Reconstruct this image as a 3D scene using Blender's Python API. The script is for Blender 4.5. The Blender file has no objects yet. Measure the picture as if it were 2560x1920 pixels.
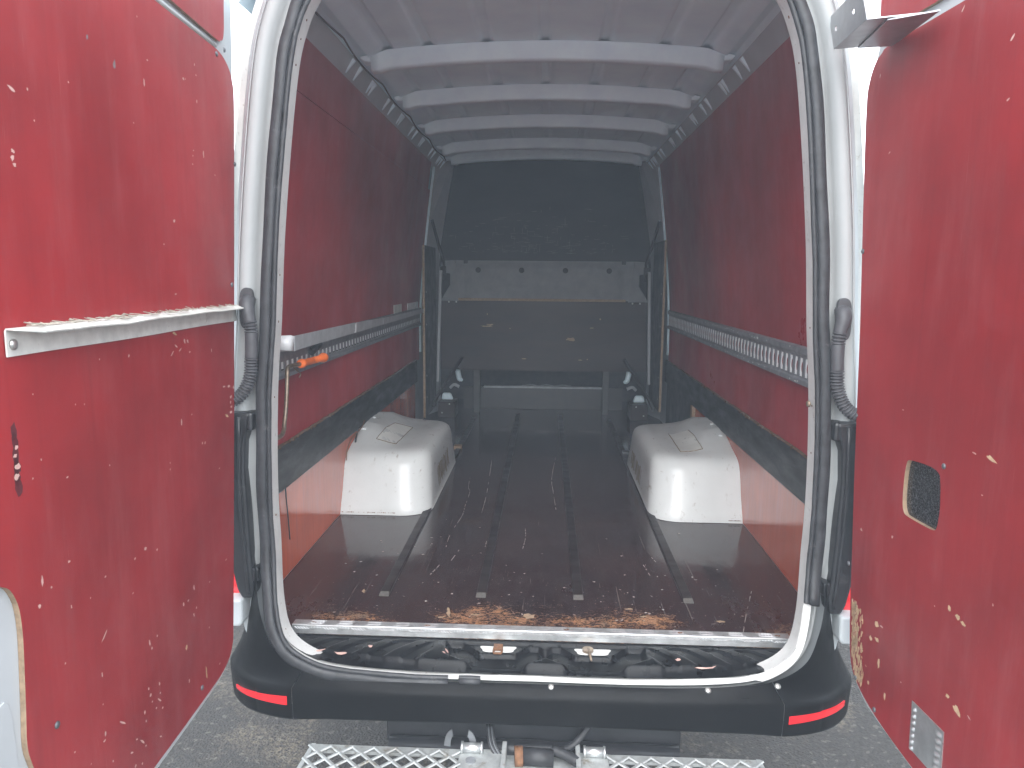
import bpy, math, random
import numpy as np
from mathutils import Matrix, Vector
from mathutils.geometry import tessellate_polygon

# ------------------------------------------------------------------ camera, sky, light, exposure
scene = bpy.context.scene
random.seed(7); rng = np.random.default_rng(7)
rad = math.radians

pitch, yaw, roll = 0.143145, 0.044271, 0.008910
fw = Vector((-math.sin(yaw)*math.cos(pitch), math.cos(yaw)*math.cos(pitch), -math.sin(pitch)))
rt = Vector((math.cos(yaw), math.sin(yaw), 0)); up = rt.cross(fw)
rt2 = rt*math.cos(roll) + up*math.sin(roll); up2 = -rt*math.sin(roll) + up*math.cos(roll)
cd = bpy.data.cameras.new('camera'); cam = bpy.data.objects.new('camera', cd)
scene.collection.objects.link(cam); scene.camera = cam
m = Matrix.Identity(4)
for i in range(3):
    m[i][0] = rt2[i]; m[i][1] = up2[i]; m[i][2] = -fw[i]
m[0][3], m[1][3], m[2][3] = 0.01487, -2.05344, 1.72771
cam.matrix_world = m
cd.sensor_width = 36; cd.lens = 26.18; cd.clip_start = .05; cd.clip_end = 500

world = bpy.data.worlds.new('World'); scene.world = world; world.use_nodes = True
nt = world.node_tree; nt.nodes.clear()
sky = nt.nodes.new('ShaderNodeTexSky'); sky.sky_type = 'NISHITA'; sky.sun_disc = False
SUN_EL, SUN_AZ = 40, 180          # overcast: the brighter part of the sky is behind the viewer
VEIL = .0185  # density of the added volume that lifts the blacks like lens glare
sky.sun_elevation = rad(SUN_EL); sky.sun_rotation = rad(SUN_AZ)
sky.dust_density = 1.5; sky.air_density = 1.2; sky.ozone_density = .6
hs = nt.nodes.new('ShaderNodeHueSaturation'); hs.inputs['Saturation'].default_value = .4
bg = nt.nodes.new('ShaderNodeBackground'); bg.inputs['Strength'].default_value = .15
wo = nt.nodes.new('ShaderNodeOutputWorld')
cl = nt.nodes.new('ShaderNodeMix'); cl.data_type = 'RGBA'; cl.inputs[0].default_value = .72     # closed cloud layer over the clear sky
cl.inputs[7].default_value = (4.6, 4.9, 5.3, 1)
nt.links.new(sky.outputs[0], hs.inputs['Color']); nt.links.new(hs.outputs[0], cl.inputs[6]); nt.links.new(cl.outputs[2], bg.inputs['Color']); nt.links.new(bg.outputs[0], wo.inputs['Surface'])
ld = bpy.data.lights.new('sun', 'SUN'); ld.energy = 1.0; ld.angle = rad(75); ld.color = (1, .985, .97)
sun = bpy.data.objects.new('sun', ld); scene.collection.objects.link(sun)
az = rad(SUN_AZ)                  # clockwise from +Y
sd = Vector((math.sin(az)*math.cos(rad(SUN_EL)), math.cos(az)*math.cos(rad(SUN_EL)), math.sin(rad(SUN_EL))))
sun.rotation_euler = sd.to_track_quat('Z', 'Y').to_euler(); sun.location = (0, -6, 8)
vs = scene.view_settings; vs.view_transform = 'Standard'; vs.look = 'None'; vs.gamma = 1; vs.exposure = 2.28
vs.use_curve_mapping = False
scene.render.engine = 'CYCLES'
scene.cycles.max_bounces = 8; scene.cycles.diffuse_bounces = 5; scene.cycles.glossy_bounces = 3
scene.cycles.volume_bounces = 0

# ------------------------------------------------------------------ materials
MATS = {}
def nodes(name):
    m = bpy.data.materials.new(name); m.use_nodes = True
    t = m.node_tree; b = t.nodes['Principled BSDF']
    tc = t.nodes.new('ShaderNodeTexCoord')
    MATS[name] = m
    return m, t, b, tc
def N(t, typ, **kw):
    n = t.nodes.new(typ)
    for k, v in kw.items(): setattr(n, k, v)
    return n
def mapping(t, tc, scale=(1, 1, 1), loc=(0, 0, 0)):
    mp = N(t, 'ShaderNodeMapping'); mp.inputs['Scale'].default_value = scale; mp.inputs['Location'].default_value = loc
    t.links.new(tc.outputs['Object'], mp.inputs['Vector']); return mp.outputs[0]
def noise(t, vec, scale, detail=4, rough=.55, dist=0):
    n = N(t, 'ShaderNodeTexNoise'); n.inputs['Scale'].default_value = scale; n.inputs['Detail'].default_value = detail
    n.inputs['Roughness'].default_value = rough; n.inputs['Distortion'].default_value = dist
    t.links.new(vec, n.inputs['Vector']); return n.outputs['Fac']
def ramp(t, fac, stops):
    r = N(t, 'ShaderNodeValToRGB'); e = r.color_ramp.elements
    while len(e) < len(stops): e.new(.5)
    for el, (p, c) in zip(e, stops):
        el.position = p; el.color = c if len(c) == 4 else (*c, 1)
    t.links.new(fac, r.inputs['Fac']); return r.outputs['Color']
def mix(t, fac, a, b, mode='MIX'):
    n = N(t, 'ShaderNodeMix', data_type='RGBA', blend_type=mode)
    for sock, v in ((n.inputs[0], fac), (n.inputs[6], a), (n.inputs[7], b)):
        if hasattr(v, 'links') or hasattr(v, 'is_linked'): t.links.new(v, sock)
        elif isinstance(v, (int, float)): sock.default_value = v
        else: sock.default_value = (*v, 1) if len(v) == 3 else v
    return n.outputs[2]
def math_(t, op, a, b=0.0, clamp=False):
    n = N(t, 'ShaderNodeMath', operation=op, use_clamp=clamp)
    for i, v in enumerate((a, b)):
        if isinstance(v, (int, float)): n.inputs[i].default_value = v
        else: t.links.new(v, n.inputs[i])
    return n.outputs[0]
def mrange(t, v, a, b, c=0.0, d=1.0):
    n = N(t, 'ShaderNodeMapRange'); t.links.new(v, n.inputs[0])
    for i, x in enumerate((a, b, c, d)): n.inputs[i+1].default_value = x
    return n.outputs[0]
def bump(t, b, h, strength=.3, dist=.002):
    n = N(t, 'ShaderNodeBump'); n.inputs['Strength'].default_value = strength; n.inputs['Distance'].default_value = dist
    t.links.new(h, n.inputs['Height']); t.links.new(n.outputs[0], b.inputs['Normal'])
def col(t, b, c):
    if isinstance(c, tuple): b.inputs['Base Color'].default_value = (*c, 1)
    else: t.links.new(c, b.inputs['Base Color'])
def mask(t, fac, lo, hi):
    return mrange(t, fac, lo, hi)

def plain(name, c, rough=.5, metal=0, var=.15, scale=9, bmp=.0, bscale=300, spec=.5, dirt=None, stretch=(1, 1, 1)):
    m, t, b, tc = nodes(name)
    v = mapping(t, tc, stretch)
    n = noise(t, v, scale, 6, .6)
    dark = tuple(x*(1-var) for x in c); lite = tuple(min(1, x*(1+var)) for x in c)
    cc = ramp(t, n, [(.3, dark), (.7, lite)])
    if dirt:
        dn = noise(t, v, dirt[0], 8, .7, .3)
        cc = mix(t, mask(t, dn, dirt[2], dirt[2]+.14), cc, dirt[1])
    col(t, b, cc)
    b.inputs['Metallic'].default_value = metal; b.inputs['Specular IOR Level'].default_value = spec
    t.links.new(mrange(t, noise(t, v, scale*2.3, 5), .3, .7, max(.02, rough*.8), min(1, rough*1.2)), b.inputs['Roughness'])
    if bmp: bump(t, b, noise(t, v, bscale, 3), bmp, .001)
    return m

def red_board(name, base, rough, axis='z', dust=.3, spec=.5, streak=.25):
    """film-faced plywood: fine mesh grain, water streaks running down, faint dust, small knocks"""
    m, t, b, tc = nodes(name)
    v = mapping(t, tc)
    big = noise(t, v, 1.6, 4, .6)
    run = noise(t, mapping(t, tc, (34, 34, 1.3)), 1.3, 8, .7)
    dk = tuple(x*.66 for x in base); lt = tuple(min(1, x*1.25) for x in base)
    c = ramp(t, big, [(.3, dk), (.7, lt)])
    c = mix(t, math_(t, 'MULTIPLY', mask(t, run, .5, .72), streak), c, tuple(x*.45 for x in base))
    pale = noise(t, mapping(t, tc, (9, 9, 1.6), (3, 1, 2)), 1.7, 8, .7)
    c = mix(t, math_(t, 'MULTIPLY', mask(t, pale, .5, .75), dust), c, (.42, .2, .2))
    spk = noise(t, mapping(t, tc, (1, 1, .55)), 95, 2, .5)
    gate = noise(t, v, 5, 3, .6)
    sm = math_(t, 'MULTIPLY', mask(t, spk, .735, .76), mask(t, gate, .5, .56))
    c = mix(t, math_(t, 'MULTIPLY', sm, .0), c, (.5, .3, .26))
    sc = noise(t, mapping(t, tc, (60, 60, 3), (9, 2, 5)), 3, 3, .5)
    c = mix(t, math_(t, 'MULTIPLY', mask(t, sc, .72, .76), .2), c, (.42, .2, .18))
    col(t, b, c)
    b.inputs['Specular IOR Level'].default_value = spec
    t.links.new(mrange(t, noise(t, v, 3, 6, .65), .3, .7, rough*.75, rough*1.3), b.inputs['Roughness'])
    fine = noise(t, v, 700, 2)
    wave = noise(t, v, 6, 2)
    bump(t, b, math_(t, 'ADD', math_(t, 'MULTIPLY', fine, .25), wave), .12, .002)
    return m

red_board('door_board', (.285, .016, .019), .42, dust=.14, streak=.22)
red_board('wall_board', (.36, .026, .034), .36, dust=.15)
red_board('low_board', (.52, .09, .03), .07, dust=.2, spec=.6, streak=.5)
plain('white_paint', (.46, .49, .50), .5, spec=.3, var=.05, scale=5, dirt=(26, (.33, .29, .24), .70))
plain('jamb_white', (.355, .37, .37), .42, spec=.35, var=.06, scale=6, dirt=(40, (.3, .25, .2), .69))
plain('flange_white', (.60, .61, .59), .45, var=.1, scale=14, dirt=(55, (.2, .15, .11), .60))
plain('roof_paint', (.74, .90, 1.0), .5, var=.07, scale=4, dirt=(60, (.2, .2, .2), .735))
plain('rib_paint', (.78, .91, 1.0), .45, var=.07, scale=8, dirt=(60, (.2, .19, .18), .72))
plain('arch_plastic', (.54, .56, .55), .22, var=.06, scale=6, dirt=(42, (.24, .21, .17), .60), stretch=(1, .35, .8))
plain('rubber', (.018, .019, .021), .55, var=.35, scale=40, bmp=.2, bscale=250)
plain('seal_rubber', (.026, .028, .031), .5, var=.4, scale=30, bmp=.15, bscale=180, dirt=(20, (.11, .11, .11), .62))
plain('bumper_plastic', (.0032, .0033, .0035), .40, spec=.11, var=.35, scale=7, bmp=.35, bscale=520, dirt=(9, (.006, .006, .0062), .55))
plain('trim_plastic', (.016, .017, .019), .36, var=.3, scale=12, dirt=(14, (.06, .06, .06), .62))
plain('pad_plastic', (.004, .0043, .005), .3, spec=.16, var=.3, scale=12, bmp=.25, bscale=420, dirt=(28, (.03, .028, .026), .66))
plain('hose_rubber', (.06, .061, .066), .5, var=.2, scale=20)
plain('band_rubber', (.008, .0085, .009), .4, spec=.3, var=.4, scale=5, dirt=(6, (.05, .052, .055), .5), stretch=(1, .6, 2.5))
plain('galv', (.25, .265, .28), .42, metal=.35, var=.22, scale=24, dirt=(12, (.20, .20, .20), .6))
plain('dark_steel', (.17, .18, .19), .5, metal=.7, var=.25, scale=20)
plain('alu', (.58, .60, .60), .36, metal=.8, var=.14, scale=30, dirt=(22, (.25, .22, .19), .62))
plain('old_alu', (.60, .61, .57), .6, metal=0, var=.14, scale=26, dirt=(30, (.33, .30, .25), .60))
plain('zinc', (.36, .38, .375), .55, metal=.3, var=.25, scale=30, dirt=(20, (.18, .16, .12), .55))
plain('rust', (.16, .075, .035), .8, var=.4, scale=60)
plain('rod_steel', (.24, .19, .14), .45, metal=.75, var=.3, scale=40)
plain('orange_grip', (.85, .17, .025), .45, var=.1, scale=20)
plain('ply_edge', (.27, .19, .12), .75, var=.3, scale=1, stretch=(60, 60, 60))
plain('ply_edge_dark', (.10, .062, .036), .8, var=.35, scale=40)
plain('raw_wood', (.52, .37, .22), .8, var=.25, scale=120)
plain('chip_pink', (.56, .36, .31), .8, var=.15, scale=150)
plain('chip_grey', (.20, .15, .15), .8, var=.15, scale=150)
plain('scratch', (.30, .26, .24), .8, var=.2, scale=90)
plain('black_board', (.012, .014, .016), .45, var=.3, scale=5)
plain('dark_brown', (.018, .010, .009), .46, spec=.25, var=.35, scale=7, dirt=(45, (.09, .075, .065), .70), stretch=(.5, 1, 2))
plain('grey_felt', (.19, .20, .205), .8, var=.12, scale=14, bmp=.3, bscale=500)
plain('grey_metal', (.34, .36, .38), .55, var=.1, scale=6)
plain('belt', (.012, .012, .013), .7, var=.2, scale=50)
plain('void', (.012, .012, .013), .8, var=.1)
plain('grime_line', (.16, .12, .07), .8, var=.35, scale=60)
plain('bolt_steel', (.5, .5, .48), .35, metal=.8, var=.15, scale=80)
plain('film', (.7, .72, .72), .3, var=.1, scale=30)

def glass_lens(name, c, rough=.15):
    m, t, b, tc = nodes(name)
    col(t, b, ramp(t, noise(t, mapping(t, tc), 60, 2), [(.3, tuple(x*.8 for x in c)), (.7, c)]))
    b.inputs['Roughness'].default_value = rough; b.inputs['Coat Weight'].default_value = .6
    return m
glass_lens('red_lens', (.75, .012, .02))
def pane():
    m, t, b, tc = nodes('dark_pane')
    w = noise(t, mapping(t, tc), 240, 4, .8)
    col(t, b, mix(t, mask(t, w, .52, .8), (.012, .013, .014), (.22, .22, .23)))
    t.links.new(mrange(t, w, .3, .8, .08, .5), b.inputs['Roughness'])
pane()

def floor_mat():
    m, t, b, tc = nodes('floor_board')
    v = mapping(t, tc)
    sep = N(t, 'ShaderNodeSeparateXYZ'); t.links.new(tc.outputs['Object'], sep.inputs[0])
    big = noise(t, v, 2.2, 5, .6)
    c = ramp(t, big, [(.3, (.016, .006, .006)), (.7, (.036, .014, .012))])
    gr = noise(t, mapping(t, tc, (30, 1.2, 1)), 2.2, 5, .6)
    c = mix(t, math_(t, 'MULTIPLY', mask(t, gr, .52, .75), .35), c, (.075, .05, .04))
    # long scratches along the load direction
    s1 = noise(t, mapping(t, tc, (90, 1.1, 1)), 2.0, 3, .5, .4)
    s2 = noise(t, mapping(t, tc, (70, 2.1, 1), (4, 7, 0)), 2.6, 3, .5, .8)
    sc = math_(t, 'MAXIMUM', mask(t, s1, .70, .73), mask(t, s2, .715, .745))
    c = mix(t, math_(t, 'MULTIPLY', sc, .45), c, (.22, .19, .17))
    # worn through to the wood along the sill: shaped patches, not an even band
    near = mrange(t, sep.outputs['Y'], .0, .34, 1, 0)
    patch = noise(t, mapping(t, tc, (2.0, 3.6, 1), (2.35, 0, 0)), 1.7, 3, .55)
    fine = noise(t, mapping(t, tc, (1, 2.2, 1)), 85, 9, .85)
    fine = mrange(t, fine, .36, .64)
    f2 = math_(t, 'ADD', math_(t, 'MULTIPLY', fine, .46), math_(t, 'MULTIPLY', mrange(t, patch, .28, .72), .40))
    thr = math_(t, 'ADD', f2, math_(t, 'MULTIPLY', near, .30))
    w = mask(t, thr, .76, .84)
    wood = ramp(t, noise(t, mapping(t, tc, (1, 1, 1), (5, 5, 5)), 7, 5, .6), [(.32, (.17, .075, .032)), (.52, (.34, .16, .065)), (.66, (.15, .12, .085))])
    c = mix(t, w, c, wood)
    # pale specks everywhere near the tail
    spk = noise(t, v, 120, 2, .5)
    gate = mrange(t, sep.outputs['Y'], .1, 1.3, .715, .79)
    sp = math_(t, 'MULTIPLY', math_(t, 'GREATER_THAN', spk, gate), .8)
    c = mix(t, sp, c, (.38, .28, .22))
    col(t, b, c)
    b.inputs['Specular IOR Level'].default_value = .72
    wet = noise(t, mapping(t, tc, (3, 1.6, 1)), 2.4, 6, .7)
    r = mrange(t, wet, .36, .70, .05, .25)
    r = math_(t, 'ADD', r, math_(t, 'MULTIPLY', w, .5), True)
    r = math_(t, 'ADD', r, math_(t, 'MULTIPLY', mrange(t, sep.outputs['Y'], 0, .6, 1, 0), .12), True)
    t.links.new(r, b.inputs['Roughness'])
    rip = noise(t, mapping(t, tc, (7, 2.5, 1)), 9, 4, .6)
    bump(t, b, math_(t, 'ADD', rip, math_(t, 'MULTIPLY', w, -.6)), .10, .002)
floor_mat()

def asphalt_mat():
    m, t, b, tc = nodes('asphalt')
    v = mapping(t, tc)
    vo = N(t, 'ShaderNodeTexVoronoi'); vo.inputs['Scale'].default_value = 105; t.links.new(v, vo.inputs['Vector'])
    n1 = noise(t, v, 60, 6, .7); n2 = noise(t, v, 1.3, 4, .6)
    c = ramp(t, n1, [(.3, (.026, .024, .0212)), (.7, (.062, .0555, .050))])
    st = math_(t, 'MULTIPLY', mask(t, noise(t, v, 38, 2, .4), .62, .68), .35)
    c = mix(t, st, c, (.20, .185, .165))
    sand = math_(t, 'MULTIPLY', mask(t, noise(t, mapping(t, tc, (1, 1, 1), (1.9, .2, 0)), 2.3, 5, .65), .5, .66), mask(t, n1, .42, .6))
    c = mix(t, math_(t, 'MULTIPLY', sand, .5), c, (.26, .21, .15))
    c = mix(t, mask(t, n2, .35, .7), c, (1, 1, 1), 'MIX') if False else c
    col(t, b, c); b.inputs['Roughness'].default_value = .8; b.inputs['Specular IOR Level'].default_value = .2
    bump(t, b, math_(t, 'ADD', vo.outputs['Distance'], n1), .9, .006)
asphalt_mat()

# ------------------------------------------------------------------ mesh helpers
COL = scene.collection
class MB:
    def __init__(s): s.v = []; s.f = []; s.mi = []; s.sm = []
    def add(s, vs, fs, mi=0, smooth=False):
        k = len(s.v); s.v += [tuple(map(float, p)) for p in vs]
        for f in fs: s.f.append(tuple(i+k for i in f)); s.mi.append(mi); s.sm.append(smooth)
        return s
    def box(s, a, b, mi=0):
        x0, y0, z0 = (min(a[i], b[i]) for i in range(3)); x1, y1, z1 = (max(a[i], b[i]) for i in range(3))
        v = [(x0,y0,z0),(x1,y0,z0),(x1,y1,z0),(x0,y1,z0),(x0,y0,z1),(x1,y0,z1),(x1,y1,z1),(x0,y1,z1)]
        return s.add(v, [(0,3,2,1),(4,5,6,7),(0,1,5,4),(1,2,6,5),(2,3,7,6),(3,0,4,7)], mi)
    def hexa(s, lo, hi, mi=0):
        """lo, hi: four points each, same order"""
        return s.add(list(lo)+list(hi), [(3,2,1,0),(4,5,6,7),(0,1,5,4),(1,2,6,5),(2,3,7,6),(3,0,4,7)], mi)
    def grid(s, rows, mi=0, smooth=True, close_u=False, close_v=False, flip=False):
        n = len(rows); k = len(rows[0]); v = [p for r in rows for p in r]; f = []
        for i in range(n if close_v else n-1):
            for j in range(k if close_u else k-1):
                a, b_, c, d = i*k+j, i*k+(j+1) % k, ((i+1) % n)*k+(j+1) % k, ((i+1) % n)*k+j
                f.append((d, c, b_, a) if flip else (a, b_, c, d))
        return s.add(v, f, mi, smooth)
    def tube(s, path, r, seg=10, mi=0, caps=True, smooth=True):
        P = [Vector(p) for p in path]; n = len(P); rr = r if hasattr(r, '__len__') else [r]*n
        rows = []; ref = None
        for i, p in enumerate(P):
            d = (P[min(i+1, n-1)] - P[max(i-1, 0)]).normalized()
            if ref is None: ref = Vector((0, 0, 1)) if abs(d.z) < .9 else Vector((1, 0, 0))
            a = d.cross(ref).normalized(); b_ = a.cross(d).normalized(); ref = b_
            rows.append([tuple(p + (a*math.cos(2*math.pi*q/seg) + b_*math.sin(2*math.pi*q/seg))*rr[i]) for q in range(seg)])
        s.grid(rows, mi, smooth, close_u=True)
        if caps:
            s.add(rows[0], [tuple(range(seg))], mi); s.add(rows[-1], [tuple(range(seg))[::-1]], mi)
        return s
    def disc(s, c, axis, r, h, seg=14, mi=0, dome=0.0):
        c = Vector(c); ax = Vector(axis).normalized()
        if dome:
            s.tube([c, c+ax*h*.5, c+ax*h*.85, c+ax*h], [r, r*.95, r*.6, r*.15], seg, mi)
        else: s.tube([c, c+ax*h], r, seg, mi, smooth=False)
        return s
    def prism(s, outline, fr, depth, holes=(), mi=0, side=None, hole_side=None):
        """outline in frame coords (u, w); fr(u, w, off) -> world; from off=0 to off=-depth"""
        loops = [list(outline)] + [list(h) for h in holes]
        tri = tessellate_polygon([[Vector((p[0], p[1], 0)) for p in l] for l in loops])
        flat = [p for l in loops for p in l]
        s.add([fr(p[0], p[1], 0) for p in flat], [tuple(t_) for t_ in tri], mi)
        s.add([fr(p[0], p[1], -depth) for p in flat], [tuple(t_)[::-1] for t_ in tri], mi)
        for q, l in enumerate(loops):
            n = len(l); v = [fr(p[0], p[1], 0) for p in l] + [fr(p[0], p[1], -depth) for p in l]
            mm = (hole_side if q and hole_side is not None else side); mm = mi if mm is None else mm
            s.add(v, [(i, (i+1) % n, n+(i+1) % n, n+i) for i in range(n)], mm)
        return s
    def build(s, name, mat, parent=None, bevel=0, recalc=True, weld=True, sub=0, auto=None):
        import bmesh
        me = bpy.data.meshes.new(name); me.from_pydata(s.v, [], s.f); me.update()
        mats = mat if isinstance(mat, (list, tuple)) else [mat]
        for q in mats: me.materials.append(MATS[q])
        me.polygons.foreach_set('material_index', s.mi); me.polygons.foreach_set('use_smooth', s.sm)
        bm = bmesh.new(); bm.from_mesh(me)
        if weld: bmesh.ops.remove_doubles(bm, verts=bm.verts, dist=1e-6)
        if recalc: bmesh.ops.recalc_face_normals(bm, faces=bm.faces)
        bm.to_mesh(me); bm.free()
        o = bpy.data.objects.new(name, me); COL.objects.link(o)
        if parent: o.parent = parent
        if bevel:
            md = o.modifiers.new('bevel', 'BEVEL'); md.width = bevel; md.segments = 2; md.limit_method = 'ANGLE'; md.angle_limit = rad(40)
        if sub:
            md = o.modifiers.new('subdiv', 'SUBSURF'); md.levels = sub; md.render_levels = sub
        return o
def empty(name, loc=(0, 0, 0), parent=None):
    o = bpy.data.objects.new(name, None); COL.objects.link(o); o.location = loc; o.empty_display_size = .1
    if parent: o.parent = parent
    return o
def tag(o, label=None, category=None, group=None, kind=None):
    for k, v in (('label', label), ('category', category), ('group', group), ('kind', kind)):
        if v: o[k] = v
    return o
def copy_at(o, loc, parent, rot=None):
    c = o.copy(); COL.objects.link(c); c.location = loc; c.parent = parent
    if rot is not None: c.rotation_euler = rot
    return c
def cr(pts, n=6, closed=False):
    """Catmull-Rom through the points"""
    P = [np.array(p, float) for p in pts]; out = []; k = len(P)
    for i in range(k if closed else k-1):
        p0 = P[(i-1) % k] if closed or i else P[0]*2-P[1]; p1 = P[i]; p2 = P[(i+1) % k]
        p3 = P[(i+2) % k] if closed or i+2 < k else P[-1]*2-P[-2]
        for q in range(n):
            t = q/n
            out.append(.5*((2*p1)+(-p0+p2)*t+(2*p0-5*p1+4*p2-p3)*t*t+(-p0+3*p1-3*p2+p3)*t**3))
    if not closed: out.append(P[-1])
    return [tuple(p) for p in out]
def lerp(a, b, t): return a+(b-a)*t
def sstep(x, a, b):
    t = min(1, max(0, (x-a)/(b-a))); return t*t*(3-2*t)
def blob(cx, cy, w, h, a=0, n=9, jag=.28):
    pts = []
    for i in range(n):
        t = 2*math.pi*i/n; k = 1+random.uniform(-jag, jag)
        x, y = .5*w*k*math.cos(t), .5*h*k*math.sin(t)
        pts.append((cx+x*math.cos(a)-y*math.sin(a), cy+x*math.sin(a)+y*math.cos(a)))
    return pts
plain('patch_plastic', (.54, .55, .52), .35, var=.06, scale=12, dirt=(30, (.36, .33, .27), .66))
plain('bulk_board', (.018, .021, .025), .6, spec=.2, var=.3, scale=4, dirt=(30, (.05, .055, .06), .64), stretch=(.6, 1, 1.6))
plain('leg_metal', (.035, .037, .038), .55, var=.2, scale=20)
plain('riser_grey', (.008, .0085, .009), .5, var=.2, scale=8)
plain('bracket_steel', (.42, .43, .44), .38, metal=.7, var=.12, scale=16)
plain('stain', (.10, .014, .018), .5, var=.3, scale=60)
plain('runner_end', (.075, .068, .06), .6, var=.3, scale=60)
plain('rail_white', (.85, .87, .87), .4, var=.08, scale=30)
plain('recess_shade', (.16, .18, .2), .7, var=.2, scale=9)  # backs of the roof-rail openings, painted darker for the shade inside
plain('bleached_wood', (.46, .42, .35), .8, var=.2, scale=80)
plain('panel_scratch', (.09, .10, .11), .7, var=.3, scale=60)
plain('angle_alu', (.40, .42, .43), .45, metal=.15, var=.15, scale=22, dirt=(30, (.2, .2, .19), .64))
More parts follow.
